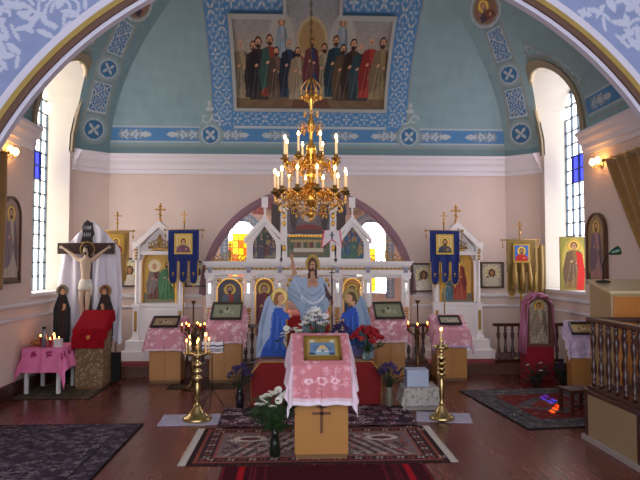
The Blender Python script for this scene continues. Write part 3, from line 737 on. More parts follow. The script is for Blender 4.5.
def p_supper(cv):
    cv.rect(-9, -9, 9, 9, (.36,.40,.30)); cv.noise(.15, 2, 5)
    for k in range(11):
        x = -.26+k*.052; cv.ell(x, .20, .026, .07, [(.30,.36,.26), (.55,.42,.30), (.42,.20,.16), (.60,.56,.44)][k % 4]); cv.ell(x, .262, .022, .022, (.80,.68,.38)); cv.ell(x, .262, .013, .017, SKIN)
    cv.rect(-.24, .08, .24, .15, (.78,.75,.68)); cv.rect(-.24, .02, .24, .08, (.46,.40,.30)); cv.speck(.1)
tag(picture('icon', .68, .32, p_supper, .008, IC, Matrix.Translation((0, -.02, 1.605)), None, m_pp, thick=.02), 'wide low icon of seated figures at a long table')
for s in (-1, 1):
    g = M().box(min(s*.46, s*.60), max(s*.46, s*.60), -.0, .05, 1.90, 2.46).build('side_panel', mat('dark_brown_panel', (.24,.15,.15), .5, var=.2), IC)
# gilt openwork crests over the outer bays
for cgx in (-1.26, 1.26):
    g = M(); scrollwork(g, cgx, -.02, 1.54, .60, .20, 5, .010)
    ortho_cross(g, cgx, -.02, 1.73, .22 if cgx > 0 else .10, .009); g.build('openwork_crest', m_goldp, IC)
# altar table and red cloth behind the royal doors
t = thing('altar_table', 'altar table under a red cloth seen through the open centre doors', 'altar', (0.02, 11.0, SZ))
M().box(-.55, .55, -.45, .45, 0, .60).build('red_cloth', mat('altar_red_cloth', (.62,.10,.10), .85, var=.15, scale=6), t, bevel=.02)
M().box(-.56, .56, -.46, .46, .60, .62).build('table_top', mat('pink_cover', (.80,.50,.50), .85), t)
g = M(); g.box(-.16, .16, -.10, .10, 0, .30); g.prism([(-.20, .30), (.20, .30), (0, .46)], -.12, .12); ortho_cross(g, 0, 0, .45, .15, .008)
tag(g.build('tabernacle', m_gold, None, loc=(.02, 11.1, SZ+.62)), 'small gilt tabernacle with a cross standing on the altar table', 'tabernacle')

# ------------------------------------------------------------------ gabled white icon cases left and right
def icon_case(px, paint, label, iconlabel):
    b0 = at(px, 300, 9.62); t = thing('icon_case', label, 'icon case', (b0.x, 9.66, SZ), 0, None)
    M().box(-.53, .53, -.30, .25, 0, .15).build('step', m_iw, t, bevel=.008); M().box(-.47, .47, -.24, .25, .15, .31).build('step', m_iw, t, bevel=.008)
    g = M(); g.box(-.36, .36, -.06, .16, .31, .86); g.box(-.27, .27, -.075, -.06, .38, .78); g.box(-.30, .30, -.068, -.06, .35, .81); g.box(-.38, .38, -.08, .16, .83, .87)
    g.box(-.36, .36, -.0, .16, .87, 1.80); g.build('body', m_iw, t, bevel=.004)
    for s in (-1, 1):
        g = M(); x = s*.345; g.box(x-.06, x+.06, -.13, .0, .31, .36); g.box(x-.045, x+.045, -.115, -.0, .36, .82); g.box(x-.06, x+.06, -.13, .0, .82, .87)
        g.lathe([(.045, .87), (.03, .90), (.028, 1.55), (.045, 1.58)], (x, -.065, 0), 12); g.box(x-.055, x+.055, -.125, .0, 1.56, 1.64); g.box(x-.065, x+.065, -.135, .0, 1.78, 1.84); g.box(x-.05, x+.05, -.12, .0, 1.64, 1.78)
        cc = g.build('column', m_iw, t)
        g = M(); g.box(x-.022, x+.022, -.122, -.115, .44, .76)
        for k in range(4): g.ell((x, -.128, 1.58+.045*k), (.03, .012, .018), 8, 6)
        for k in range(7): g.ell((x, -.118, .48+k*.04), (.016, .01, .018), 8, 6)
        g.build('gilt_carving', m_goldp, cc)
    g = M(); g.box(-.40, .40, -.10, .14, 1.64, 1.70)
    for s in (-1, 1): g.prism([(s*.40, 1.70), (s*.40, 1.79), (0, 2.18), (0, 2.07)], -.14, .14)
    g.prism([(-.36, 1.68), (.36, 1.68), (0, 2.10)], -.02, .10)
    gg = g.build('gable', m_iw, t)
    g = M(); scrollwork(g, 0, -.03, 1.75, .36, .22, 4, .010); g.build('gilt_carving', m_goldp, gg)
    g = M(); g.lathe([(.03, 2.16), (.02, 2.20), (.012, 2.22)], (0, -.02, 0), 10); ortho_cross(g, 0, -.02, 2.20, .25, .012); g.build('cross', m_gold, t)
    ic = picture('icon', .50, .84, paint, .009, t, Matrix.Translation((0, -.02, .885)), archmask(.50, .84), m_pp, thick=.02); tag(ic, iconlabel)
    g = M().ring(0, .885+.59, .25, .275, -.045, 0, 0, pi, 24); g.box(-.275, -.25, -.045, 0, .885, 1.475); g.box(.25, .275, -.045, 0, .885, 1.475); g.build('icon_frame', m_gold, t)
    return t
def p_pair(cv):
    h = cv.V.max(); cv.rect(-9, -9, 9, 9, (.84,.66,.32)); cv.rect(-9, -9, 9, .16, (.50,.48,.36)); cv.noise(.08, 2, 4)
    saint(cv, -.08, .06, .58, (.42,.24,.18), (.50,.44,.42)); saint(cv, .11, .05, .62, (.25,.45,.25), (.30,.50,.34)); cv.ell(-.08, .58, .10, .10, (.90,.84,.70)); cv.ell(-.08, .57, .035, .05, SKIN); cv.speck(.08)
def p_two(cv):
    cv.rect(-9, -9, 9, 9, (.90,.68,.30)); cv.rect(-9, -9, 9, .14, (.50,.45,.36)); cv.noise(.08, 2, 4)
    saint(cv, .03, .04, .70, (.70,.30,.22), (.62,.22,.20)); saint(cv, -.14, .02, .42, (.28,.42,.50), (.30,.50,.55), beard=False); cv.speck(.08)
icon_case(159, p_pair, 'white gabled icon case with cross, behind the left blue banner', 'icon of two figures in brown and green')
icon_case(457, p_two, 'white gabled icon case with cross, behind the right blue banner', 'icon of a tall figure in red robes')

# ------------------------------------------------------------------ processional banners
m_blue = mat('blue_velvet', (.10,.17,.44), .85, var=.2, scale=20, sheen=.2); m_gcloth = mat('gold_brocade', (.66,.52,.28), .55, .25, var=.25, scale=40)
m_gcloth2 = mat('olive_brocade', (.52,.42,.22), .6, .2, var=.25, scale=40); m_trim = mat('gold_trim', (.80,.66,.28), .5, .5)
def banner(x, Y, ztop, zbot, wd, cloth, label, pic, picbg, z0=SZ+.0125, tails=3, group=None, picpos=(.10, .42), lappet=None):
    t = thing('banner', label, 'church banner', (x, Y, z0), 0, group); H = ztop-z0; L = ztop-zbot
    g = M(); g.lathe([(.115, 0), (.115, .025), (.05, .04), (.03, .10)], n=16); g.build('base', m_brass, t)
    g = M(); g.tube([(0, 0, .05), (0, 0, H+.10)], .011, 8); g.build('pole', m_goldp, t)
    g = M(); g.tube([(-wd/2-.05, -.02, H), (wd/2+.05, -.02, H)], .010, 8)
    for s in (-1, 1): g.ell((s*(wd/2+.06), -.02, H), .02, 8, 6); g.tube([(s*(wd/2+.05), -.02, H), (s*(wd/2+.05), -.02, H-.06)], .004, 4); g.ell((s*(wd/2+.05), -.02, H-.09), (.012, .012, .04), 8, 6)
    g.build('crossbar', m_goldp, t)
    g = M(); g.ell((0, 0, H+.12), .022, 8, 6); ortho_cross(g, 0, 0, H+.12, .17, .007); g.build('cross', m_gold, t)
    # cloth with rounded tails, gently waved
    def edge(u): 
        k = (u+.5)*tails; f_ = k-math.floor(k); f_ = min(max(f_, 0), 1); d = abs(f_-.5)*2
        body = L*.56; tail = L*(1.0 if int(min(k, tails-1)) in (0, tails-1) or tails == 1 else .97)
        if d > .80: return body+.02*L
        return tail-L*.10*(1-sqrt(max(0, 1-(d/.80)**2)))
    n = 61; vs = []; fs = []; rows = 22
    for i in range(n):
        u_ = -.5+i/(n-1); e = edge(u_)
        for j in range(rows):
            z = -e*j/(rows-1); vs.append((u_*wd, -.035+.014*sin(u_*19+1)*(j/rows)+.004*sin(j*.9+u_*9), H+z))
    fs = [(i*rows+j, (i+1)*rows+j, (i+1)*rows+j+1, i*rows+j+1) for i in range(n-1) for j in range(rows-1)]
    o = M().add(vs, fs, True).build('cloth', cloth, t); sm = o.modifiers.new('solid', 'SOLIDIFY'); sm.thickness = .008; sm.offset = 0
    g = M()
    for i in range(n-1):
        a = Vector(vs[i*rows+rows-1]); b_ = Vector(vs[(i+1)*rows+rows-1]); g.tube([a+Vector((0, -.004, 0)), b_+Vector((0, -.004, 0))], .007, 5)
    for k in range(tails):
        u_ = -.5+(k+.5)/tails; g.ell((u_*wd, -.05, H-L*.80), (.016, .005, .016), 6, 5); g.ell((u_*wd, -.05, H-L*.80-.03), (.006, .004, .014), 6, 5); g.ell((u_*wd, -.05, H-L-.02), (.012, .012, .03), 8, 6)
    g.build('fringe', m_trim, o)
    pw, ph_ = picbg['w'], picbg['h']; zc = H-picpos[0]*L-ph_
    g = M().box(-pw/2-.025, pw/2+.025, -.06, -.045, zc-.025, zc+ph_+.025); fr = g.build('picture_border', m_trim, t)
    picture('icon', pw, ph_, pic, .008, t, Matrix.Translation((0, -.064, zc)), None, m_pp)
    if lappet:
        g = M()
        for s in (-1, 0, 1):
            x_ = s*.11; g.tube([(x_, -.07, zc-.03), (x_+s*.01, -.085, zc-L*.3), (x_+s*.02, -.07, zc-L*.52)], [.022, .04, .02], 8)
        g.build('gold_streamer', lappet, t)
    return t
def p_bust(bg_, robe, mantle, **k):
    def f(cv): h = cv.V.max(); cv.rect(-9, -9, 9, 9, bg_); cv.noise(.08, 2, 6); face_bust(cv, 0, 0, h*.98, robe, mantle, **k)
    return f
YBn = 9.19
x = at(184, 250, YBn).x; zt = at(184, 230, YBn).z; zb = at(184, 284, YBn).z
banner(x, YBn, zt, zb, .46, m_blue, 'dark blue banner with three tails standing left of the icon screen', p_bust((.86,.74,.48), (.45,.25,.35), (.50,.30,.40), beard=False), dict(w=.22, h=.26))
x = at(444, 250, YBn).x
banner(x, YBn, zt, zb-.02, .46, m_blue, 'dark blue banner with three tails standing right of the icon screen', p_bust((.88,.76,.50), (.35,.30,.25), (.20,.22,.30)), dict(w=.22, h=.26))
x = at(520, 250, 9.19).x; zt = at(520, 240, 9.19).z; zb = at(520, 296, 9.19).z
banner(x, 9.19, zt, zb, .46, m_gcloth2, 'gold banner with a red robed figure at the far right corner', p_bust((.25,.45,.80), (.80,.15,.10), (.75,.18,.12)), dict(w=.21, h=.24), lappet=m_gcloth)
x = at(117, 250, 9.19).x; zt = at(117, 231, 9.19).z; zb = at(117, 283, 9.19).z
banner(x, 9.19, zt, zb, .38, m_gcloth, 'gold brocade banner half hidden behind the white draped crucifix', p_bust((.80,.62,.30), (.60,.15,.15), (.25,.22,.30)), dict(w=.20, h=.24), tails=1)
# a plain olive banner end leaning in the right corner
g = M(); vs = []
for i in range(15):
    for j in range(16): vs.append((-.12+i*.017, .02*sin(i*1.1)+.01*sin(j*.5), 1.0+j*.065))
g.add(vs, [(i*16+j, (i+1)*16+j, (i+1)*16+j+1, i*16+j+1) for i in range(14) for j in range(15)], True)
t = thing('banner', 'narrow olive banner hanging beside the gold one in the right corner', 'church banner', (at(538, 250, 9.42).x, 9.42, 0))
o = g.build('cloth', m_gcloth2, t, loc=(0, 0, 0)); sm = o.modifiers.new('solid', 'SOLIDIFY'); sm.thickness = .008
M().tube([(0, .03, SZ), (0, .03, 2.05)], .011).lathe([(.12, SZ), (.12, SZ+.02), (.03, SZ+.05)]).build('pole', m_goldp, t)

# ------------------------------------------------------------------ silver covered icons hanging on the back wall
def p_riza(seed):
    def f(cv):
        w_ = cv.U.max()*2; h = cv.V.max(); cv.rect(-9, -9, 9, 9, (.70,.68,.62)); cv.noise(.22, seed, 9)
        for k in range(14): 
            a = k*.45; scroll(cv, cos(a)*w_*.38, h/2+sin(a)*h*.38, .035, (.88,.85,.76), 1, .010, a)
        cv.ring(0, h*.58, .10*h/.4*.9, .13*h/.4*.9, (.86,.78,.55)); cv.ell(0, h*.58, .06*h/.4, .075*h/.4, (.30,.22,.16)); cv.ell(0, h*.58, .035*h/.4, .05*h/.4, (.62,.45,.32)); cv.ell(-.07, h*.40, .025, .02, (.5,.36,.26))
        cv.poly([(-w_*.34, 0), (-w_*.25, h*.36), (0, h*.44), (w_*.25, h*.36), (w_*.34, 0)], (.80,.77,.70)); cv.noise(.15, seed+3, 12)
    return f
def wall_icon(px, py0, py1, w_, label, paint=None, Y=YB, case=(.30,.20,.15), m_=None, seed=1, border=.028, group=None):
    a = at(px, py1, Y-.05); h = at(px, py0, Y-.05).z-a.z
    t = thing('framed_icon', label, 'icon', (a.x, Y-.005, a.z), 0, group)
    g = M()
    for (x0, x1, z0, z1) in ((-w_/2, -w_/2+border, 0, h), (w_/2-border, w_/2, 0, h), (-w_/2, w_/2, 0, border), (-w_/2, w_/2, h-border, h)): g.box(x0, x1, -.055, 0, z0, z1)
    g.box(-w_/2, w_/2, -.02, 0, 0, h); g.build('frame', mat('icon_case_wood_%d' % int(case[0]*100), case, .4, var=.2), t, bevel=.003)
    picture('picture', w_-2*border, h-2*border, paint or p_riza(seed), .008, t, Matrix.Translation((0, -.024, border)), None, m_ or m_silver)
    return t
wall_icon(492.5, 262, 288, .40, 'silver covered icon in a dark frame right of the right white case', seed=4)
wall_icon(424, 263, 292, .42, 'silver covered icon in a dark frame just right of the icon screen', seed=6)
wall_icon(197, 261, 287, .40, 'silver covered icon in a dark frame just left of the icon screen', seed=8)
wall_icon(129, 258, 287, .26, 'small dark framed icon beside the hidden gold banner', seed=11, case=(.26,.20,.18))
wall_icon(180, 274, 288, .18, 'little dark framed icon at the right edge of the left white case', seed=13, border=.02) if False else None

# ------------------------------------------------------------------ the mural on the vault
def on_vault(x, z, off=.012):
    sp = min(.999, (z-ZC)/RISE); c = 1-sqrt(1-sp*sp); return (RC+x, YB-3.65*c-off*1.5, z-off)
mu, mv = 250, 150; mw, mz0, mz1 = 1.25, 4.25, 5.40
U, V = np.meshgrid(np.linspace(-mw, mw, mu), np.linspace(mz0, 5.75, mv)); cv = Cv(U, V, (.58,.58,.58))
H = mz1-mz0
for k in range(12): cv.rect(-2, mz0+.5+k*.1, 2, mz0+.6+k*.1, mixc((.66,.58,.50), (.50,.56,.62), k/11))
cv.rect(-2, 0, 2, mz0+.30, (.46,.36,.26)); cv.noise(.06, 4, 2)
for k in range(6): cv.poly([(-1.2+k*.45, mz0), (-1.0+k*.45, mz0), (-.4+k*.18, mz0+.28), (-.5+k*.18, mz0+.28)], (.40,.30,.22), .5)
cv.rect(-.22, mz0+.1, .24, mz0+.95, (.50,.30,.24)); cv.ell(0, mz0+.92, .24, .22, (.62,.50,.34)); cv.ring(0, mz0+.92, .20, .24, (.70,.62,.48)); cv.poly([(-.35, mz0), (.35, mz0), (.25, mz0+.2), (-.25, mz0+.2)], (.40,.26,.18))
for s in (-1, 1):
    cv.ell(s*.58, mz0+.98, .09, .22, (.66,.64,.60), s*.3); cv.ell(s*.36, mz0+.98, .08, .20, (.66,.64,.60), -s*.3); saint(cv, s*.47, mz0+.70, .46, (.60,.64,.66), (.50,.58,.62), halo=(.62,.52,.38), beard=False, hair=(.45,.20,.12))
rn = random.Random(12)
figs = [(-1.12, .66, (.58,.52,.40), (.48,.44,.36)), (-.92, .64, (.16,.14,.14), (.20,.16,.16)), (-.84, .70, (.20,.17,.17), (.13,.12,.14)), (-.66, .68, (.52,.22,.16), (.20,.32,.30)), (-.56, .60, (.42,.34,.28), (.30,.24,.20)), (-.36, .66, (.16,.22,.30), (.13,.16,.22)), (-.22, .60, (.62,.56,.46), (.55,.48,.38)),
        (.20, .62, (.60,.56,.46), (.52,.46,.36)), (.38, .68, (.13,.26,.28), (.12,.20,.24)), (.50, .64, (.30,.24,.18), (.36,.28,.20)), (.66, .70, (.28,.20,.16), (.20,.15,.13)), (.78, .66, (.15,.20,.22), (.18,.26,.28)), (.94, .68, (.62,.22,.18), (.50,.16,.14)), (1.12, .70, (.55,.48,.34), (.45,.38,.28))]
for x_, hh, a, b_ in figs:
    saint(cv, x_, mz0+.12+rn.uniform(-.03, .03)+.05, hh*1.20, a, b_, halo=None, hair=rn.choice([(.20,.12,.09), (.30,.18,.12), (.62,.58,.52)]), seed=int(x_*100))
saint(cv, 0, mz0+.30, .68, (.16,.22,.36), (.40,.20,.22), halo=(.66,.54,.32))
cv.speck(.06)
mk = (cv.V <= mz1) | (np.abs(cv.U) < .42+.12*np.clip((cv.V-mz1)/.1, 0, 1)*0)
P = [on_vault(a, b_) for a, b_ in zip(cv.U, cv.V)]
t = thing('mural', 'wide painted mural of robed figures round a throne, on the blue vault', 'mural', (RC, YB-.3, mz0))
pic = grid_obj('painting', np.array(P)-np.array([RC, YB-.3, mz0]), mu, mv, cv.c, m_pp, t, mk)
g = M(); pts = [(-mw, mz0), (mw, mz0)]
def strip(path, wd):
    vs = []
    for i, (a, b_) in enumerate(path):
        pa = path[max(0, i-1)]; pb = path[min(len(path)-1, i+1)]; d = Vector((pb[0]-pa[0], pb[1]-pa[1])).normalized(); n_ = Vector((-d.y, d.x))*wd/2
        for q in (-1, 1):
            p = on_vault(a+n_.x*q, b_+n_.y*q, .03); vs.append((p[0]-RC, p[1]-YB+.3, p[2]-mz0))
        for q in (-1, 1):
            p = on_vault(a+n_.x*q, b_+n_.y*q, -.01); vs.append((p[0]-RC, p[1]-YB+.3, p[2]-mz0))
    fs = []
    for i in range(len(path)-1):
        o = 4*i; fs += [(o, o+1, o+5, o+4), (o, o+4, o+6, o+2), (o+1, o+3, o+7, o+5)]
    g.add(vs, fs)
def seg(a, b_, n=14): return [(a[0]+(b_[0]-a[0])*i/n, a[1]+(b_[1]-a[1])*i/n) for i in range(n+1)]
strip(seg((-mw, mz0), (mw, mz0), 30), .05)
for s in (-1, 1): strip(seg((s*mw, mz0-.02), (s*mw, mz1+.02)), .05); strip(seg((s*mw, mz1), (s*.42, mz1)), .05); strip(seg((s*.42, mz1-.02), (s*.42, 5.75)), .05)
g.build('border', mat('grey_border', (.66,.66,.64), .7), t)
# ------------------------------------------------------------------ furniture in front of the icon screen
m_oak = mat('yellow_veneer', (.68,.47,.23), .45, var=.12, scale=5, coat=.2); m_oakd = mat('veneer_edge', (.46,.32,.19), .5, var=.1)
def cloth_paint(base, pat, edge, seed, p=.13):
    rn = random.Random(seed)
    def f(cv):
        x0, x1, y0, y1 = cv.U.min(), cv.U.max(), cv.V.min(), cv.V.max(); cv.rect(-9, -9, 9, 9, base)
        n = int((x1-x0)*(y1-y0)/(p*p))
        for i in range(n*2):
            x = rn.uniform(x0, x1); y = rn.uniform(y0, y1)
            if i % 3 == 0: scroll(cv, x, y, p*.32, pat, rn.choice((-1, 1)), p*.08, rn.uniform(0, 6))
            else: flower(cv, x, y, p*.28, pat, 5, rot=rn.uniform(0, 1))
        e = .03; 
        for (a, b_, c, d) in ((x0, y0, x1, y0+e), (x0, y1-e, x1, y1), (x0, y0, x0+e, y1), (x1-e, y0, x1, y1)): cv.rect(a, b_, c, d, edge)
    return f
def drape(name, hx, y0, y1, ztop, hang, label, paint, group=None, loc=(0,0,0), rz=0, m_=None, flare=.10, front=None, back=.06, res=.012, wave=.018, cat='cloth', wn=14, corner=0):
    """cloth laid over a top (|x|<hx, y0..y1, height ztop(y)) with free hanging edges"""
    hf = front if front is not None else hang
    us = np.arange(-hx-hang, hx+hang+res, res); vs_ = np.arange(y0-hf, y1+back+res, res); nu, nv = len(us), len(vs_)
    U, V = np.meshgrid(us, vs_); P = np.zeros((nu*nv, 3)); uu = U.ravel(); vv = V.ravel()
    for i, (u_, v_) in enumerate(zip(uu, vv)):
        du = max(0, abs(u_)-hx); sx = 1 if u_ > 0 else -1; dv = 0; sy = 0
        if v_ < y0: dv, sy = y0-v_, -1
        elif v_ > y1: dv, sy = v_-y1, 1
        cu = min(max(u_, -hx), hx); cvv = min(max(v_, y0), y1); zt_ = ztop(cvv)
        if du == 0 and dv == 0: P[i] = (u_, v_, zt_+.004); continue
        L_ = hypot(du, dv) if (du and dv) else du+dv
        if du and dv: L_ *= 1+corner*min(du, dv)/max(du, dv)
        k = min(1, L_/.05); fl = .008+flare*L_
        fold = wave*sin((v_ if du > dv else u_)*wn*2.2+sx)*min(1, L_/.12)
        ex = du/L_; ey = dv/L_
        P[i] = (cu+sx*ex*(fl+fold)+sx*ex*.006, cvv+sy*ey*(fl+fold), zt_-L_*(.985-.0*k)+.004)
    cv = Cv(uu, vv, (1,1,1)); paint(cv)
    o = grid_obj(name, P, nu, nv, cv.c, m_ or painted('lace_cloth', .85, spec=.2))
    o.location = loc; o.rotation_euler = (0, 0, rz); s_ = o.modifiers.new('solid', 'SOLIDIFY'); s_.thickness = .004; s_.offset = 1
    return tag(o, label, cat, group)
PINK = (.80,.56,.62); PINKL = (.92,.80,.84); LILAC = (.74,.62,.78)
def lectern(x, y, w_, d_, zf, zb, label, rz=0, cross=False, m_=None, z0=0, door=True, doorlabel=None):
    """closed cabinet with a top sloping towards the reader"""
    m_ = m_ or m_oak; t = thing('lectern', label, 'lectern', (x, y, z0), rz)
    M().box(-w_/2+.01, w_/2-.01, 0.01, d_-.01, 0, .04).build('plinth', m_oakd, t)
    g = M(); vs = [(-w_/2, 0, .04), (w_/2, 0, .04), (w_/2, d_, .04), (-w_/2, d_, .04), (-w_/2, 0, zf-.02), (w_/2, 0, zf-.02), (w_/2, d_, zb-.02), (-w_/2, d_, zb-.02)]
    g.add(vs, [(0,1,5,4), (1,2,6,5), (2,3,7,6), (3,0,4,7), (4,5,6,7), (3,2,1,0)]); g.build('body', m_, t, bevel=.003)
    g = M(); e = .015; vs = [(-w_/2-e, -e, zf-.02), (w_/2+e, -e, zf-.02), (w_/2+e, d_+e, zb-.02), (-w_/2-e, d_+e, zb-.02)]; g.add(vs+[(a, b_, c+.02) for a, b_, c in vs], [(0,3,2,1), (4,5,6,7), (0,1,5,4), (1,2,6,5), (2,3,7,6), (3,0,4,7)]); g.build('top', m_oakd, t)
    if door:
        for s in (-1, 1):
            x0, x1 = sorted((s*.004, s*(w_/2-.02))); dd = M().box(x0, x1, -.012, 0, .06, zf-.05).build('door', m_, t, bevel=.002)
    if cross:
        g = M(); g.box(-.012, .012, -.012, .0, .22, .47); g.box(-.08, .08, -.012, .0, .375, .397); g.box(-.04, .04, -.012, .0, .43, .445); g.build('cross', mat('cross_brown', (.42,.24,.14), .5), t)
    return t
def tilted(y, d_, zf, zb, up):
    a = math.atan2(zb-zf, d_); return a
def lying_icon(x, y, d_, zf, zb, w_, h, paint, label, t0=.05, fc=(.30,.20,.15), m_=None, rz=0, z0=0, border=.025, th=.03, lift=.012, goldin=False):
    """framed icon resting on a sloping lectern top; built lying back"""
    a = math.atan2(zb-zf, d_)
    t = thing('framed_icon', label, 'icon', (x, y, z0), rz)
    B = Matrix.Translation((0, t0*cos(a), zf+t0*sin(a)+lift)) @ Matrix.Rotation(a-pi/2, 4, 'X')   # local x,z plane laid on the slope, facing up
    g = M()
    for (x0, x1, z0_, z1) in ((-w_/2, -w_/2+border, 0, h), (w_/2-border, w_/2, 0, h), (-w_/2, w_/2, 0, border), (-w_/2, w_/2, h-border, h)): g.box(x0, x1, -th, 0, z0_, z1, T=B)
    g.box(-w_/2, w_/2, -.006, 0, 0, h, T=B)
    g.build('frame', mat('frame_%02d%02d' % (int(fc[0]*99), int(fc[1]*99)), fc, .35, .3 if goldin else 0, var=.15), t, bevel=.002)
    picture('picture', w_-2*border, h-2*border, paint, .006, t, B @ Matrix.Translation((0, -.010, border)), None, m_ or m_silver)
    return t
def p_metal(base, seed, dark=(.35,.30,.22)):
    def f(cv):
        w_ = cv.U.max()*2; h = cv.V.max(); cv.rect(-9, -9, 9, 9, base); cv.noise(.25, seed, 12); cv.ell(0, h*.55, w_*.12, h*.22, mixc(base, (1,1,.9), .35)); cv.ell(0, h*.66, w_*.05, h*.10, dark); cv.ell(w_*.22, h*.4, w_*.07, h*.13, mixc(base, (1,1,1), .3)); cv.ell(-w_*.22, h*.45, w_*.07, h*.13, mixc(base, (0,0,0), .3))
        cv.rect(-w_*.48, h*.03, w_*.48, h*.06, dark); cv.rect(-w_*.48, h*.94, w_*.48, h*.97, dark)
    return f
# four small lecterns in a row before the step
LY = 8.52
specs = [  # px centre, half px, front top z, back z, cloth hang side/front, icon (w,h), label bits
    (165, 16, .72, .89, .26, (.38,.28), 'yellow wooden lectern furthest left, below the left white icon case', 'dark framed icon lying on the furthest left small lectern', (.70,.60,.48)),
    (225, 16, .82, 1.04, .24, (.44,.40), 'yellow wooden lectern left of the candle stand, below the red robed icon', 'gilt topped icon with dark edge on the lectern below the red robed icon', (.66,.68,.56)),
    (391, 15, .82, 1.04, .24, (.43,.40), 'yellow wooden lectern just right of the red angel platform', 'green gold icon with a black lower edge, on the lectern right of the angels', (.62,.64,.52)),
    (452, 16, .74, .90, .24, (.32,.24), 'yellow wooden lectern furthest right in the row, below the right white case', 'black framed icon lying on the furthest right small lectern', (.78,.76,.68))]
for i, (px, hp, zf, zb, hg, (iw, ih), lb, il, ibase) in enumerate(specs):
    x = at(px, 350, LY).x; w_ = 2*hp*LY/600-.02; d_ = .36
    lectern(x, LY, w_, d_, zf, zb, lb)
    drape('lectern_cloth', w_/2+.018, -.02, d_+.02, lambda y, zf=zf, zb=zb, d_=d_: zf+(zb-zf)*y/d_+.002, hg, ['pink patterned cloth over the furthest left small lectern', 'pink cloth with white corner over the lectern below the red robed icon', 'pink and white cloth over the lectern right of the red angel platform', 'pink lilac cloth over the furthest right small lectern'][i],
          cloth_paint(PINK, PINKL, PINKL if i < 3 else LILAC, i+3), loc=(x, LY, 0), flare=.16, front=.26, back=.05, res=.018)
    lying_icon(x+(-.0 if i else -.03), LY, d_, zf+.01, zb+.01, iw, ih, p_metal(ibase, i+2), il, fc=(.14,.12,.11) if i in (0, 3) else (.22,.20,.16), th=.03, lift=.02, rz=[.0, .0, 0, -.05][i])

# the front lectern with the festal icon
FY = 5.14; FW = .455; FD = .34; ZF, ZBk = .80, 1.0; fx = at(321.5, 420, FY).x
lectern(fx, FY, FW, FD, ZF, ZBk, 'tall veneered lectern in the centre foreground with a cross on its front', cross=True, door=False, z0=.0085)
FCP = cloth_paint((.80,.50,.54), (.88,.66,.71), (.95,.88,.92), 21, .10)
def fc_paint(cv):
    FCP(cv)
    for x0, x1 in ((-9, -FW/2-.02), (FW/2+.02, 9)): cv.rect(x0, -9, x1, 9, (.90,.86,.92), .75)
    cv.rect(-9, cv.V.min(), 9, cv.V.min()+.06, (.90,.86,.92), .7)
    for x, r in ((0, .05), (-.11, .035), (.11, .035)): scroll(cv, x, -.16, r, (.95,.80,.85), 1, .010); scroll(cv, x, -.16, r, (.95,.80,.85), -1, .010, pi)
drape('lectern_cloth', FW/2+.018, -.02, FD+.02, lambda y: ZF+(ZBk-ZF)*y/FD+.002, .23, 'pink cloth with white scalloped edges draped over the centre foreground lectern', fc_paint, loc=(fx, FY, .0085), flare=.17, corner=.12, front=.33, back=.08, res=.009, wave=.018)
def p_feast(cv):
    w_ = cv.U.max()*2; h = cv.V.max(); cv.rect(-9, -9, 9, 9, (.66,.56,.32)); cv.noise(.12, 2, 10)
    cv.rect(-w_*.40, h*.12, w_*.40, h*.78, (.40,.52,.66)); cv.rect(-w_*.40, h*.12, w_*.40, h*.30, (.55,.66,.74)); cv.ell(0, h*.48, w_*.30, h*.17, (.32,.44,.60)); cv.rect(-w_*.18, h*.40, w_*.18, h*.50, (.80,.74,.60))
    cv.ell(0, h*.55, .028, .022, (.90,.78,.45)); cv.ell(0, h*.55, .015, .014, SKIN); cv.rect(-w_*.2, h*.30, -w_*.05, h*.38, (.85,.85,.82)); cv.rect(w_*.05, h*.28, w_*.2, h*.36, (.85,.85,.82))
    cv.ell(-w_*.33, h*.86, .022, .022, (.80,.78,.70)); cv.ell(w_*.33, h*.86, .022, .022, (.80,.78,.70)); cv.ell(-w_*.34, h*.2, .03, .02, (.2,.3,.45)); cv.ell(w_*.3, h*.2, .03, .02, (.2,.3,.45))
lying_icon(fx+.015, FY, FD, ZF, ZBk, .33, .32, p_feast, 'gold framed blue icon lying on the centre foreground lectern', t0=.02, fc=(.56,.44,.20), border=.03, th=.025, m_=painted('painted_panel'), z0=.0085, lift=.016, goldin=True)

# ------------------------------------------------------------------ red platform and the painted cut-out figures
m_red = mat('red_velvet', (.50,.07,.09), .9, var=.18, scale=10, sheen=.2)
g = M(); prf = [(-.80, 0), (.80, 0), (.80, .36), (.68, .50), (-.68, .50), (-.80, .36)]
t = thing('platform', 'wide dark red velvet platform behind the centre lectern, carrying the kneeling angels', 'platform', (.05, 7.15, 0))
px_ = [(-.76, .0), (.76, .0), (.78, .36), (.66, .505), (-.66, .505), (-.78, .36)]
g.prism(px_, 0, .80); g.build('velvet_cover', m_red, t, bevel=.012)
g = M()
for s in (-1, 1): g.tube([(s*.76, -.004, .01), (s*.78, -.004, .36), (s*.66, -.004, .505)], .006, 6)
g.tube([(-.66, -.004, .505), (.66, -.004, .505)], .006, 6); g.build('gold_braid', m_trim, t)
def cutout(name, label, cat, loc, w_, h, paint, mask, thick=.03, res=.010, rz=0):
    """painted board sawn to the outline of the figure, on a foot batten"""
    t = thing(name, label, cat, loc, rz)
    M().box(-w_*.28, w_*.28, -.05, .12, 0, .03).box(-.03, .03, .012, .04, .02, h*.6).build('stand', m_darkwood, t)
    nu = int(w_/res); nv = int(h/res); u_, v_ = np.meshgrid(np.linspace(-w_/2, w_/2, nu), np.linspace(0, h, nv)); cv = Cv(u_, v_, (0,0,0)); cv.m = None
    paint(cv)
    mk = cv.c.sum(1) > 0.02
    P = np.column_stack([cv.U, np.full(len(cv.U), -.02), cv.V])
    o = grid_obj('painted_board', P, nu, nv, cv.c, painted('painted_board', .6, spec=.3), t, mk, thick)
    return t
LB = (.60,.67,.77); LBD = (.44,.51,.62); LBL = (.76,.80,.86)
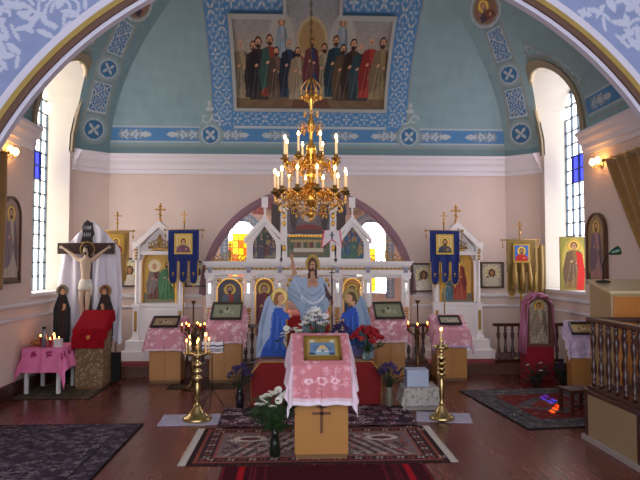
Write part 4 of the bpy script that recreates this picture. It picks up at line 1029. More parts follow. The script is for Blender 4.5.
def folds(cv, lines, col, w_=.014):
    for l in lines: cv.line(l, w_, col, .8)
def p_risen(cv):
    # z from 0 to 1.38 ; figure centre x=.04
    cv.ell(.06, 1.16, .125, .125, (.66,.54,.28)); cv.ring(.06, 1.16, .105, .125, (.78,.66,.36))
    cv.poly([(-.30, 1.22), (-.25, 1.24), (-.17, .98), (-.10, .86), (-.20, .80), (-.27, .96)], (.72,.53,.43))   # raised forearm
    cv.ell(-.285, 1.25, .035, .05, (.72,.53,.43), .2)
    for k in range(4): cv.line([(-.30+.017*k, 1.27), (-.315+.020*k, 1.335)], .013, (.72,.53,.43))
    cv.line([(-.26, 1.24), (-.225, 1.27)], .014, (.72,.53,.43))
    cv.poly([(-.34, .86), (-.22, 1.02), (-.10, .98), (-.04, 1.0), (.02, .96), (.12, .98), (.22, 1.0), (.30, .88), (.36, .66), (.30, .55), (.26, .30), (.22, 0), (-.06, 0), (-.12, .28), (-.14, .50), (-.22, .62), (-.36, .72)], LB)
    cv.poly([(-.02, 1.0), (.14, 1.0), (.15, .88), (.05, .78), (-.03, .88)], (.72,.54,.45)); cv.ell(.06, .93, .06, .03, (.66,.48,.40))
    cv.ell(.06, .74, .19, .10, LBL, .05); cv.ell(.07, .78, .17, .08, LB, .05)
    U = lambda x0, x1, z, d: [(x0+(x1-x0)*k/10, z-d*sin(pi*k/10)+.02*k/10) for k in range(11)]
    folds(cv, [U(-.13, .25, .86, .12), U(-.12, .27, .80, .13), U(-.10, .28, .72, .12), U(-.06, .24, .64, .09), [(-.06, .60), (-.02, .04)], [(.06, .58), (.08, .04)], [(.16, .62), (.15, .05)], [(.24, .66), (.20, .2)], [(-.30, .84), (-.14, .74)], [(-.32, .78), (-.16, .68)]], LBD)
    folds(cv, [[(0, .58), (.02, .04)], [(.12, .6), (.12, .1)], [(-.24, .96), (-.15, .80)], [(.20, .9), (.30, .70)]], LBL)
    cv.poly([(.24, .92), (.40, .70), (.34, .66), (.27, .74)], (.30,.22,.26)); cv.ell(.37, .66, .035, .045, (.72,.53,.43))
    cv.ell(.06, 1.13, .075, .11, (.28,.17,.11)); cv.poly([(-.01, 1.10), (.13, 1.10), (.15, .97), (-.03, .97)], (.28,.17,.11)); cv.ell(.06, 1.13, .045, .068, (.74,.55,.44)); cv.ell(.06, 1.075, .035, .035, (.30,.18,.12)); cv.poly([(.03, 1.06), (.09, 1.06), (.10, .97), (.02, .97)], (.72,.54,.45))
    cv.rect(.03, 1.145, .09, 1.152, (.25,.15,.1)); cv.line([(.06, 1.145), (.062, 1.115)], .008, (.58,.40,.32)); cv.rect(.045, 1.085, .078, 1.092, (.55,.28,.24))
xr = at(311, 300, 7.85).x
PR0 = p_risen
def p_risen(cv):
    cv.U = cv.U/.80; PR0(cv); cv.U = cv.U*.80
cutout('painted_figure', 'tall painted figure in pale blue robes raising one hand before the centre doors', 'figure', (xr-.03, 7.80, .505), .70, 1.36, p_risen, None)
def p_angel(s, wing, robe, robed, hairc, halo):
    def f(cv):
        X = lambda x: s*x
        Pl = lambda pts, c: cv.poly([(X(a), b_) for a, b_ in pts], c)
        Pl([(-.02, .80), (-.10, .72), (-.17, .45), (-.21, .15), (-.20, 0), (-.08, .05), (-.02, .30), (.06, .60), (.05, .76)], wing)
        for k in range(6): cv.line([(X(-.04-.02*k), .74-.05*k), (X(-.19+.012*k), .06+.02*k)], .010, mixc(wing, (.35,.42,.55), .5))
        cv.ell(X(.08), .76, .11, .11, halo); cv.ring(X(.08), .76, .095, .11, mixc(halo, (.4,.3,.1), .4))
        Pl([(.02, .62), (.12, .62), (.17, .50), (.16, .35), (.13, .20), (.19, .08), (.19, 0), (-.16, 0), (-.12, .14), (-.02, .30), (-.02, .50)], robe)
        Pl([(-.16, 0), (.19, 0), (.19, .10), (.02, .17), (-.13, .12)], robed)
        for k in range(5): cv.line([(X(.0+.03*k), .56-.02*k), (X(-.05+.045*k), .12)], .010, mixc(robe, (0,0,0) if k % 2 else (.6,.7,1), .35))
        Pl([(.08, .52), (.20, .46), (.23, .52), (.20, .55), (.10, .60)], robe); cv.ell(X(.215), .53, .02, .035, SKIN, s*.3); cv.ell(X(.225), .55, .012, .035, SKIN, -s*.1)
        cv.ell(X(.075), .75, .058, .068, hairc); cv.ell(X(.04), .71, .035, .06, hairc); cv.ell(X(.10), .735, .038, .052, SKIN); cv.ell(X(.138), .73, .010, .012, SKIN); cv.rect(min(X(.085), X(.075)), .64, max(X(.085), X(.055))+.02, .70, SKIN)
        cv.ell(X(.115), .748, .007, .006, (.2,.12,.1)); cv.ell(X(.12), .705, .009, .004, (.6,.3,.25))
    return f
xa = at(273, 330, 7.45).x; xb = at(357, 330, 7.45).x
cutout('painted_angel', 'painted angel kneeling in bright blue with yellow halo, left on the red platform', 'angel', (xa, 7.42, .505), .48, .88, p_angel(1, (.60,.67,.78), (.16,.33,.70), (.12,.28,.62), (.55,.36,.20), (.90,.80,.48)), None)
cutout('painted_angel', 'painted angel kneeling with dull gold halo, right on the red platform', 'angel', (xb, 7.42, .505), .48, .88, p_angel(-1, (.52,.60,.70), (.14,.30,.68), (.30,.28,.46), (.32,.24,.14), (.62,.54,.32)), None)
g = M(); g.tube([(0, 0, 0), (0, 0, .98)], .008, 8); g.box(-.006, .006, -.004, .004, .98, 1.10); g.box(-.035, .035, -.004, .004, 1.04, 1.052)
px2 = at(332, 300, 7.7); t = thing('cross_banner', 'small white pennant with pink edge and grey cross on a thin pole', 'pennant', (px2.x, 7.72, .505))
g.build('pole', m_iron, t)
zz = at(332, 238, 7.7).z-.505
g = M()
vs = [(-.10, -.012, zz+.10), (.10, -.012, zz+.10), (.13, -.012, zz-.12), (.0, -.012, zz-.02), (-.13, -.012, zz-.12)]; g.add(vs+[(a, b_+.006, c) for a, b_, c in vs], [(0,1,2,3,4), (9,8,7,6,5)]+[(i, i+5, (i+1) % 5+5, (i+1) % 5) for i in range(5)])
c_ = g.build('pennant', mat('white_cloth', (.88,.86,.88), .9), t)
g = M(); g.tube([(.10, -.016, zz+.10), (.13, -.016, zz-.12), (0, -.016, zz-.02), (-.13, -.016, zz-.12), (-.10, -.016, zz+.10)], .010, 6); g.build('pink_edge', mat('pink_braid', (.92,.35,.52), .8), c_)
g = M(); g.box(-.010, .010, -.02, -.014, zz-.02, zz+.08); g.box(-.03, .03, -.02, -.014, zz+.03, zz+.045); g.build('cross', mat('grey_thread', (.35,.38,.45), .8), c_)

# ------------------------------------------------------------------ flowers
m_glass = bpy.data.materials.new('vase_glass'); m_glass.use_nodes = True; bb = m_glass.node_tree.nodes['Principled BSDF']; bb.inputs['Base Color'].default_value = (.5,.7,.6,1); bb.inputs['Roughness'].default_value = .08; bb.inputs['Transmission Weight'].default_value = .85
m_leaf = mat('leaf_green', (.17,.28,.13), .6, var=.35, scale=20)
m_leafd = mat('leaf_dark', (.10,.17,.09), .6, var=.35, scale=20)
BL = {}
def blossom_mesh(kind, col, r):
    key = (kind, r); 
    if key in BL: return BL[key]
    m_ = mat(kind+'_petals', col, .7, var=.15, scale=30); my = mat('flower_centre', (.80,.65,.20), .7)
    g = M(); rn = random.Random(3)
    n = dict(lily=6, rose=9, lilac=14, daisy=10)[kind]
    for k in range(n):
        a = 2*pi*k/n*(2.4 if kind in ('rose', 'lilac') else 1); el = dict(lily=.6, rose=.5+.9*(k/n), lilac=rn.uniform(-.8, 1.4), daisy=.25)[kind]
        T = Matrix.Rotation(a, 3, 'Z') @ Matrix.Rotation(-el, 3, 'Y'); c = T @ Vector((r*.55, 0, 0))
        g.ell(c, (r*.55, r*(.36 if kind != 'lilac' else .22), r*.10 if kind != 'lilac' else r*.2), 8, 5, T=T.to_4x4())
    g.ell((0, 0, r*.08), (r*.18,)*3, 6, 5, mi=1)
    o = g.build('blossom', [m_, my]); BL[key] = o; o['proto'] = 1; return o
def bouquet(loc, label, vase, blooms, spread, h, seed, leaves=14, leafm=None, vh=.2, leafsize=.06, cat='flowers', name='flower_vase', hmin=.6):
    rn = random.Random(seed); t = thing(name, label, cat, loc)
    g = M(); g.lathe(vase['prof'], n=16); g.build('vase', vase['m'], t)
    stems = M(); leaf = M()
    heads = []
    tot = sum(b[3] for b in blooms)
    i = 0
    for kind, col, r, n in blooms:
        for k in range(n):
            a = i*2.4+rn.uniform(-.3, .3); q = sqrt((i+.5)/tot)*spread; z = vh+(h-vh)*(1-(1-hmin)*(q/spread)**2)*rn.uniform(.88, 1.0)
            p = Vector((q*cos(a), q*sin(a)*.8, z)); heads.append((kind, col, r, p)); i += 1
            stems.tube([(0, 0, vh*.5), (p.x*.3, p.y*.3, vh*.5+(z-vh*.5)*.6), tuple(p)], .0035, 4)
    for k in range(leaves):
        a = rn.uniform(0, 6.28); q = spread*rn.uniform(.5, 1.1); z = vh+(h-vh)*rn.uniform(.05, .75); c = Vector((q*cos(a), q*sin(a)*.8, z)); d = Vector((cos(a), sin(a), rn.uniform(-.4, .8))).normalized(); s_ = d.cross(Vector((0, 0, 1))).normalized()
        L_ = leafsize*rn.uniform(.7, 1.3); stems.tube([(0, 0, vh*.7), tuple(c*.5+Vector((0, 0, vh*.5))), tuple(c)], .003, 4)
        leaf.add([c, c+d*L_*.5+s_*L_*.28, c+d*L_*1.4, c+d*L_*.5-s_*L_*.28, c+d*L_*.6+Vector((0, 0, .012))], [(0, 1, 4), (1, 2, 4), (2, 3, 4), (3, 0, 4)], True)
    st = stems.build('stems', leafm or m_leaf, t); lf = leaf.build('leaves', leafm or m_leaf, t, fix=False); lf['kind'] = 'stuff'
    for kind, col, r, p in heads:
        pr = blossom_mesh(kind, col, r)
        if pr.get('proto'): del pr['proto']; o = pr
        else: o = pr.copy(); COL.objects.link(o)
        o.parent = t; o.location = p; o.rotation_euler = (rn.uniform(-.2, .9), rn.uniform(-.7, .7), rn.uniform(0, 6))
    return t
glassv = dict(prof=[(.035, 0), (.04, .01), (.045, .08), (.035, .14), (.05, .20)], m=m_glass)
darkv = dict(prof=[(.04, 0), (.045, .02), (.05, .12), (.035, .18), (.045, .22)], m=mat('dark_vase', (.10,.10,.14), .2, coat=.5))
p = at(274, 440, 5.30)
bouquet((at(275, 440, 5.24).x, 5.24, .014), 'tall vase of white flowers and green leaves left of the centre foreground lectern', dict(prof=[(.045, 0), (.05, .02), (.04, .12), (.03, .18), (.045, .24)], m=mat('green_vase', (.07,.11,.09), .2, coat=.4)), [('daisy', (.88,.88,.84), .036, 18)], .15, .58, 4, 120, vh=.22, leafsize=.075, hmin=.62)
pur = [('lilac', (.24,.18,.40), .030, 14)]
bouquet((at(240, 400, 6.98).x, 6.98, .018), 'dark vase of purple flowers left of the red platform', darkv, pur, .13, .50, 6, 18, m_leafd, vh=.2, hmin=.55)
bouquet((at(389, 400, 6.98).x, 6.98, .018), 'pale vase of purple flowers right of the red platform', dict(prof=darkv['prof'], m=mat('stone_vase', (.45,.42,.36), .4)), [('lilac', (.30,.20,.45), .031, 15)], .12, .52, 7, 18, m_leafd, vh=.2, hmin=.55)
PZ = .507
bouquet((at(316, 330, 7.30).x, 7.30, PZ), 'vase of tall white lilies standing on the red platform behind the blue icon', glassv, [('lily', (.95,.94,.95), .050, 26), ('rose', (.65,.08,.14), .034, 5)], .19, .62, 9, 22, vh=.18, leafsize=.06, hmin=.45)
bouquet((at(340, 330, 7.26).x, 7.26, PZ), 'bunch of lilac flowers right of the white lilies', dict(prof=[(.03, 0), (.035, .06), (.03, .12)], m=m_glass), [('lilac', (.60,.42,.68), .034, 18)], .12, .46, 12, 10, vh=.1, hmin=.5)
bouquet((at(367, 340, 7.24).x, 7.24, PZ-.0), 'glass vase of red roses in front of the right angel', dict(prof=[(.05, 0), (.055, .06), (.05, .12)], m=m_glass), [('rose', (.74,.09,.18), .055, 24)], .20, .38, 14, 16, vh=.1, hmin=.5)
bouquet((at(293, 335, 7.24).x, 7.24, PZ), 'low row of white blossoms in front of the left angel', dict(prof=[(.05, 0), (.06, .05), (.05, .07)], m=m_glass), [('daisy', (.92,.88,.92), .038, 14)], .15, .42, 15, 8, vh=.06, hmin=.7)
bouquet((at(270, 345, 7.24).x, 7.24, PZ), 'small purple posy beside the left angel', dict(prof=[(.03, 0), (.035, .06), (.03, .08)], m=m_glass), [('lilac', (.50,.36,.60), .026, 6)], .05, .16, 16, 5, vh=.06, hmin=.5) if False else None

# ------------------------------------------------------------------ candle stands and candles
m_wax = mat('wax', (.90,.82,.62), .5, spec=.4); m_flame = mat('candle_flame', (1,.7,.3), .5, emit=(1,.62,.22), es=22)
m_waxr = mat('red_glass_cup', (.60,.08,.06), .2)
_c = {}
def candle(loc, h, label, group):
    key = round(h, 2)
    if key not in _c:
        t = thing('candle', label, 'candle', loc, 0, group)
        M().lathe([(.006, 0), (.006, h), (.002, h+.002)], n=8).build('wax', m_wax, t); M().ell((0, 0, h+.018), (.007, .007, .017), 8, 6).build('flame', m_flame, t); _c[key] = t; return t
    return dup(_c[key], loc, label=label, group=group)
def candle_stand(loc, label, h, rb, rd, candles, cl, cg, mm, sc=1, cups=8, knobs=3, seed=1):
    t = thing('candle_stand', label, 'candle stand', loc)
    g = M(); g.lathe([(rb, 0), (rb, .02), (rb*.92, .035), (rb*.60, .06), (rb*.45, .10), (rb*.28, .13), (rb*.22, .16)], n=24); g.build('base', mm, t)
    g = M(); pr = [(rb*.22, .15), (rb*.24, .17), (rb*.14, .20), (rb*.20, h*.30), (rb*.22, h*.5), (rb*.14, h*.55)]
    for k in range(knobs):
        z = h*(.60+.30*k/knobs); pr += [(rb*.14, z-.01), (rb*.34, z+.015), (rb*.36, z+.025), (rb*.14, z+.05)]
    pr += [(rb*.12, h*.93), (rb*.3, h*.97)]; g.lathe(pr, n=16); g.build('stem', mm, t)
    g = M(); g.lathe([(.0001, h-.03), (rd*.5, h-.025), (rd, h-.005), (rd, h+.012), (rd*.97, h+.012), (rd*.94, h), (.0001, h)], n=28); g.build('dish', mm, t)
    rn = random.Random(seed); z = 0
    for k in range(cups):
        a = 2*pi*k/cups+.2; x, y = rd*.78*cos(a), rd*.78*sin(a); M().lathe([(.014, h), (.010, h+.012), (.014, h+.03), (.011, h+.031), (.009, h+.02)], (x, y, 0), 10).build('candle_cup', mm, t)
        if k in candles: candle((loc[0]+x, loc[1]+y, loc[2]+h+.031), candles[k], cl if isinstance(cl, str) else cl[k], cg)
    g = M(); g.lathe([(.022, h), (.03, h+.02), (.02, h+.05), (.035, h+.08), (.03, h+.081), (.018, h+.055)], n=12); g.build('lamp_cup', mm, t)
    return t
m_white_cl = painted('lace_cloth', .85, spec=.2)
gl_ = 'thin lit candles on the left brass stand'; 
xl = at(197.5, 380, 6.5).x
candle_stand((xl, 6.5, .008), 'tall brass candle stand with lit candles on a white cloth, left of the rugs', .70, .155, .15, {0: .10, 1: .14, 2: .06, 3: .12, 4: .09, 5: .07, 6: .11, 7: .16}, 'thin lit candle on the left brass stand', gl_, m_brass)
xr_ = at(441.5, 380, 6.42).x
candle_stand((xr_, 6.42, .008), 'tall brass candle stand with two lit candles, beside the white boxes on the right', .76, .135, .085, {1: .14, 4: .15}, {1: 'lit candle on the far side of the right brass stand', 4: 'lit candle on the near side of the right brass stand'}, 'lit candles on the right brass stand', m_brass, cups=6, knobs=4)
# candle holders at the step: dark stands with small oil lamps
for px, lb, gg in ((193, 'slender dark candle stand behind the left brass one', 'tiny lamps on the dark stand at left'), (418, 'slender bronze candle stand behind the white boxes', 'tiny lamps on the bronze stand at right')):
    x = at(px, 360, 8.15).x; y = 8.15
    t = thing('candle_stand', lb, 'candle stand', (x, y, 0)); mm = mat('bronze', (.36,.27,.16), .35, .8, var=.2, scale=20)
    M().lathe([(.13, 0), (.13, .02), (.06, .06), (.03, .12)], n=20).build('base', mm, t)
    M().lathe([(.03, .10), (.018, .16), (.03, .22), (.045, .30), (.03, .36), (.014, .42), (.018, .70), (.03, .73), (.012, .78), (.010, 1.12), (.035, 1.16), (.035, 1.17)], n=12).build('stem', mm, t)
    for k in range(6):
        a = pi*k/3+.3; ar_ = M().tube([(0, 0, .72), (.07*cos(a), .07*sin(a), .70), (.15*cos(a), .15*sin(a), .76)], .007, 6).build('arm', mm, t)
        M().lathe([(.012, .76), (.022, .78), (.020, .80)], (.15*cos(a), .15*sin(a), 0), 10).build('cup', mm, ar_)
        lit = k % 2 == 0 if px > 300 else True
        tt = thing('oil_lamp', 'small lit red glass lamp on the '+('dark' if px < 300 else 'bronze')+' stand', 'oil lamp', (x+.15*cos(a), y+.15*sin(a), .80), 0, gg)
        M().lathe([(.012, 0), (.02, .03), (.018, .045)], n=10).build('glass_cup', m_waxr, tt)
        if lit: M().ell((0, 0, .06), (.006, .006, .016), 8, 6).build('flame', m_flame, tt)
# white boxes beside the right stand
t = thing('box', 'box under a white lace cloth standing beside the right brass candle stand', 'box', (at(420, 400, 6.95).x, 6.95, 0))
M().box(-.18, .18, -.10, .20, 0, .24).build('body', mat('white_box', (.62,.60,.58), .7), t)
gx = cloth_paint((.70,.68,.66), (.55,.50,.46), (.72,.70,.70), 31, .08)
drape('box_cloth', .185, -.11, .21, lambda y: .245, .20, 'white lace cloth hanging over the low box right of the platform', gx, loc=(at(420, 400, 6.95).x, 6.95, 0), flare=.10, front=.20, back=.1)
t = M().box(-.125, .125, -.09, .12, 0, .19).build('box', mat('pale_blue_box', (.68,.72,.82), .7, var=.04), bevel=.004); t.location = (at(417, 400, 6.95).x, 6.98, .254); tag(t, 'plain pale box stacked on top of the lace covered one', 'box')
# ------------------------------------------------------------------ floor textiles
m_rug = painted('woven_rug', .95, spec=.1, weave=.5)
def rug(name, label, cx, cy, w_, d_, paint, rz=0, z=.0, th=.010, res=.014, bump=0, fringe=None, cat='rug', group=None):
    nu, nv = int(w_/res)+1, int(d_/res)+1; U, V = np.meshgrid(np.linspace(-w_/2, w_/2, nu), np.linspace(-d_/2, d_/2, nv)); cv = Cv(U, V, (.3,.2,.2)); paint(cv)
    zz = np.full(len(cv.U), th)+bump*np.abs(np.sin(cv.U*9+np.sin(cv.V*7)*1.5)*np.cos(cv.V*8+1)) if bump else np.full(len(cv.U), th)
    t = thing(name, label, cat, (cx, cy, z), rz, group)
    o = grid_obj('pile', np.column_stack([cv.U, cv.V, zz]), nu, nv, cv.c, m_rug, t); s_ = o.modifiers.new('solid', 'SOLIDIFY'); s_.thickness = th*.8; s_.offset = -1
    if fringe:
        g = M()
        for s in (-1, 1):
            n = int(d_/.022)
            for k in range(n):
                y = -d_/2+(k+.5)*d_/n; g.tube([(s*w_/2, y, th*.6), (s*(w_/2+fringe), y+.004*sin(k*3), .003)], .005, 4)
        f_ = g.build('fringe', mat('cream_wool', (.74,.70,.66), .95), t); f_['kind'] = 'stuff'
    return t
def p_rug1(cv):
    w_ = cv.U.max(); d_ = cv.V.max(); rn = random.Random(2)
    cv.rect(-9, -9, 9, 9, (.22,.15,.16)); cv.rect(-w_+.05, -d_+.05, w_-.05, d_-.05, (.56,.30,.26)); cv.rect(-w_+.08, -d_+.08, w_-.08, d_-.08, (.26,.19,.21))
    for k in range(int(2*w_/.09)):
        x = -w_+.09+k*.09
        for y in (-d_+.13, d_-.13): flower(cv, x, y, .04, (.78,.70,.64) if k % 2 else (.60,.30,.28), 4, rot=.7)
    for k in range(int(2*d_/.09)):
        for x in (-w_+.14, w_-.14): flower(cv, x, -d_+.1+k*.09, .04, (.78,.70,.64) if k % 2 else (.60,.30,.28), 4, rot=.7)
    cv.rect(-w_+.20, -d_+.18, w_-.20, d_-.18, (.60,.34,.30)); cv.rect(-w_+.22, -d_+.20, w_-.22, d_-.20, (.50,.42,.42))
    for sx in (-1, 1):
        for k in range(9):
            x = sx*(w_-.28-k*.055); cv.poly([(x, -d_+.22), (x-sx*.02, -d_+.22), (x-sx*.36, d_*.55), (x-sx*.34, d_*.55)], (.14,.11,.15) if k % 2 else (.70,.64,.62))
        for k in range(60):
            x = sx*rn.uniform(.18, w_-.25); y = rn.uniform(-d_+.24, d_-.24); flower(cv, x, y, rn.uniform(.03, .05), rn.choice([(.80,.74,.70), (.58,.26,.24), (.74,.62,.54), (.22,.16,.20)]), 4, rot=rn.random())
        cv.ell(sx*.62, d_*.3, .16, .09, (.78,.72,.68)); cv.ell(sx*.62, d_*.3, .10, .05, (.40,.24,.26))
    cv.speck(.25)
rug('rug', 'patterned dark and cream rug with fringed ends under the centre foreground lectern', at(317, 450, 5.55).x-.0, 5.60, 2.20, 1.12, p_rug1, fringe=.07, res=.010, th=.008)
def p_rug2(cv):
    rn = random.Random(8); cv.rect(-9, -9, 9, 9, (.24,.19,.23)); w_ = cv.U.max(); d_ = cv.V.max()
    for k in range(330): flower(cv, rn.uniform(-w_, w_), rn.uniform(-d_, d_), rn.uniform(.03, .06), rn.choice([(.72,.62,.66), (.55,.36,.42), (.66,.60,.62), (.40,.24,.28)]), rn.choice([4, 5]), rot=rn.random()*2)
    cv.rect(-w_, -d_, w_, -d_+.04, (.36,.28,.30)); cv.speck(.25)
rug('rug', 'rumpled dark floral rug with pink and white blooms before the red platform', .03, 6.62, 2.06, .86, p_rug2, bump=.016, res=.012, th=.008)
def p_runner(cv):
    w_ = cv.U.max(); cv.rect(-9, -9, 9, 9, (.27,.09,.13))
    for s in (-1, 1):
        x0, x1 = sorted((s*(w_-.185), s*(w_-.135))); cv.rect(x0, -9, x1, 9, (.66,.10,.14))
        for k in range(5): x = s*(w_-.24-.03*k); cv.rect(x-.006, -9, x+.006, 9, (.42,.13,.17))
        for k in range(3): x = s*(w_-.02-.035*k); cv.rect(x-.006, -9, x+.006, 9, (.50,.16,.20))
    cv.speck(.2)
rug('carpet_runner', 'dark crimson carpet runner with bright red side stripes in the bottom foreground', .03, 3.5, 1.66, 3.0, p_runner, res=.016, cat='carpet', th=.007)
def p_gr(base, spots, edge, seed, r=(.02, .05), n=900, centre=None):
    def f(cv):
        rn = random.Random(seed); w_ = cv.U.max(); d_ = cv.V.max(); cv.rect(-9, -9, 9, 9, base)
        for k in range(n): flower(cv, rn.uniform(-w_, w_), rn.uniform(-d_, d_), rn.uniform(*r), rn.choice(spots), 4, rot=rn.random()*2)
        if centre: centre(cv, w_, d_)
        cv.rect(-w_, -d_, -w_+.025, d_, edge); cv.rect(w_-.025, -d_, w_, d_, edge); cv.rect(-w_, d_-.02, w_, d_, edge); cv.rect(-w_, -d_, w_, -d_+.025, edge)
        for q in (.20, .26): 
            cv.line([(-w_+q, -d_+q), (w_-q, -d_+q), (w_-q, d_-q), (-w_+q, d_-q), (-w_+q, -d_+q)], .012, edge)
        cv.speck(.3, seed)
    return f
rug('rug', 'large dark grey patterned rug filling the bottom left of the floor', -2.535, 5.0, 1.53, 2.74, p_gr((.27,.22,.27), [(.46,.42,.47), (.38,.32,.37), (.20,.16,.20), (.52,.46,.48)], (.13,.10,.13), 3, n=1500), fringe=None)
def rc(cv, w_, d_):
    cv.rect(-w_+.32, -d_+.34, w_-.32, d_-.34, (.46,.18,.18)); cv.poly([(-.45, 0), (0, -.40), (.45, 0), (0, .40)], (.36,.34,.36)); cv.poly([(-.25, 0), (0, -.24), (.25, 0), (0, .24)], (.52,.22,.20))
    rn = random.Random(5)
    for k in range(70): flower(cv, rn.uniform(-w_+.35, w_-.35), rn.uniform(-d_+.38, d_-.38), .035, rn.choice([(.56,.50,.48), (.30,.24,.28), (.60,.30,.26)]), 4)
rug('rug', 'grey bordered rug with a red field in front of the magenta shrine', 2.78, 6.98, 1.50, 1.86, p_gr((.34,.34,.36), [(.50,.50,.50), (.22,.22,.25), (.42,.32,.32)], (.14,.12,.14), 6, n=900, centre=rc), rz=.10)
rug('rug', 'small worn patterned rug under the pink table and the red topped lectern', -3.22, 8.06, .98, .98, p_gr((.36,.33,.28), [(.50,.46,.38), (.26,.24,.22), (.44,.34,.28)], (.20,.18,.16), 9, n=300), rz=0, th=.007)
rug('rug', 'flat strip of worn matting on the floor below the left small lecterns', at(195, 385, 8.3).x+.1, 8.28, .9, .34, p_gr((.30,.24,.20), [(.40,.34,.28), (.24,.2,.18)], (.2,.16,.14), 19, n=80), th=.006)
wc_ = lambda cv: (cv.rect(-9, -9, 9, 9, (.72,.70,.78)), cv.noise(.05, 3, 6), [scroll(cv, -.3+.1*k, (-1)**k*.08, .03, (.84,.82,.88), 1, .008) for k in range(7)])
rug('floor_cloth', 'white cloth on the floor under the left brass candle stand', -1.32, 6.52, .62, .46, wc_, th=.005, bump=.003, cat='cloth', rz=.05)
rug('floor_cloth', 'white cloth on the floor under the right brass candle stand', 1.40, 6.50, .58, .42, wc_, th=.005, bump=.003, cat='cloth', rz=-.2)

# ------------------------------------------------------------------ chandelier
m_cg = mat('chandelier_gilt', (.93,.73,.36), .25, .9, var=.15, scale=30); m_bulb = mat('candle_bulb', (1,.85,.6), .4, emit=(1,.78,.46), es=26); m_sleeve = mat('candle_sleeve', (.93,.85,.72), .5, emit=(1,.75,.45), es=.25)
m_cryst = bpy.data.materials.new('crystal_amber'); m_cryst.use_nodes = True; bb = m_cryst.node_tree.nodes['Principled BSDF']; bb.inputs['Base Color'].default_value = (.95,.62,.28,1); bb.inputs['Roughness'].default_value = .05; bb.inputs['Transmission Weight'].default_value = .6
chx = at(311, 200, 6.2).x
CH = thing('chandelier', 'large gilt two tiered chandelier with lit candle bulbs hanging in the centre', 'chandelier', (chx, 6.2, 2.0))
g = M()
for k in range(48):
    z = 1.62+k*.048; T = Matrix.Translation((0, 0, z)) @ Matrix.Rotation((k % 2)*pi/2, 4, 'Z')
    pts = [T @ Vector((.012*cos(a), 0, .030*sin(a))) for a in np.linspace(0, 2*pi, 9)]; g.tube(pts, .004, 4)
g.tube([(0, 0, 1.6), (0, 0, 3.92)], .0035, 5)
g.build('chain', mat('chain_metal', (.40,.28,.16), .4, .8), CH)
g = M(); g.lathe([(.0001, .14), (.03, .15), (.045, .18), (.03, .215), (.012, .225), (.02, .25), (.07, .29), (.09, .34), (.06, .39), (.03, .42), (.025, .50), (.05, .55), (.055, .60), (.03, .65), (.02, .72), (.045, .78), (.06, .83), (.045, .88), (.02, .93), (.018, 1.02), (.04, 1.07), (.045, 1.12), (.02, 1.18), (.015, 1.3), (.035, 1.36), (.03, 1.41), (.012, 1.45), (.01, 1.60)], n=20)
g.build('stem', m_cg, CH)
g = M(); g.lathe([(.0001, .10), (.018, .11), (.012, .14)], n=10); g.build('finial', m_cg, CH)
def tier(n, R, zc, zroot, a0, hcand, name):
    proto = None
    for k in range(n):
        a = 2*pi*k/n+a0
        if proto is None:
            g = M(); pts = [(0.04, 0, zroot), (R*.30, 0, zroot-.10), (R*.62, 0, zroot-.12), (R*.90, 0, zc-.10), (R, 0, zc-.05), (R, 0, zc)]; g.tube(pts, [.012, .010, .009, .009, .009, .010], 7)
            sp = [(R*.55+R*.22*(1-t/6.5)*cos(t+.6), 0, zc-.02+R*.22*(1-t/6.5)*sin(t+.6)) for t in np.linspace(0, 5.2, 12)]; g.tube(sp, .007, 6)
            sp = [(R*.80+R*.14*(1-t/6.5)*cos(-t+2.5), 0, zc-.16+R*.14*(1-t/6.5)*sin(-t+2.5)) for t in np.linspace(0, 5.2, 12)]; g.tube(sp, .006, 6)
            for q in range(5): g.ell((R*(.25+.16*q), 0, zroot-.13+.01*q), (.016, .007, .024), 6, 5)
            arm = g.build('arm', m_cg, CH)
            M().lathe([(.008, zc-.02), (.022, zc), (.046, zc+.012), (.050, zc+.022), (.024, zc+.028), (.020, zc+.055), (.030, zc+.06)], (R, 0, 0), 14).build('cup', mat('cup_gilt', (.50,.40,.22), .35, .8), arm)
            M().lathe([(.0115, zc+.05), (.0115, zc+.05+hcand)], (R, 0, 0), 10).build('candle_sleeve', m_sleeve, arm)
            M().lathe([(.007, 0), (.012, .012), (.013, .022), (.008, .038), (.0001, .052)], (R, 0, zc+.05+hcand), 10).build('bulb', m_bulb, arm)
            gd = M()
            for q in range(3): gd.ell((R*(1.0-.10*q), .0, zc-.075-.02*q), (.011, .011, .022), 6, 5)
            gd.build('crystal_drop', m_cryst, arm); proto = arm
        else: arm = dup(proto, parent=CH)
        arm.rotation_euler = (0, 0, a)
tier(12, .375, .38, .50, .13, .16, 'lower'); tier(8, .285, .72, .80, .30, .17, 'upper')
m_cgd = mat('gilt_filigree', (.88,.66,.34), .3, .85, var=.2, scale=30)
for R_, z_ in ((.24, .30), (.16, .18), (.20, .66), (.10, 1.06)):
    g = M(); n = max(8, int(R_*60)); pts = [(R_*cos(a), R_*sin(a), z_) for a in np.linspace(0, 2*pi, 33)]; g.tube(pts, .006, 5)
    for k in range(n):
        a = 2*pi*k/n; sp = [((R_+.035*(1-t/7)*cos(t))*cos(a), (R_+.035*(1-t/7)*cos(t))*sin(a), z_+.035+.035*(1-t/7)*sin(t)) for t in np.linspace(-1.5, 4, 8)]; g.tube(sp, .005, 4)
        g.tube([(.03*cos(a), .03*sin(a), z_+.03), (R_*cos(a), R_*sin(a), z_)], .003, 4); g.ell((R_*cos(a), R_*sin(a), z_-.03), (.010, .010, .022), 6, 4)
    g.build('gilt_ring', m_cgd, CH)
g = M()
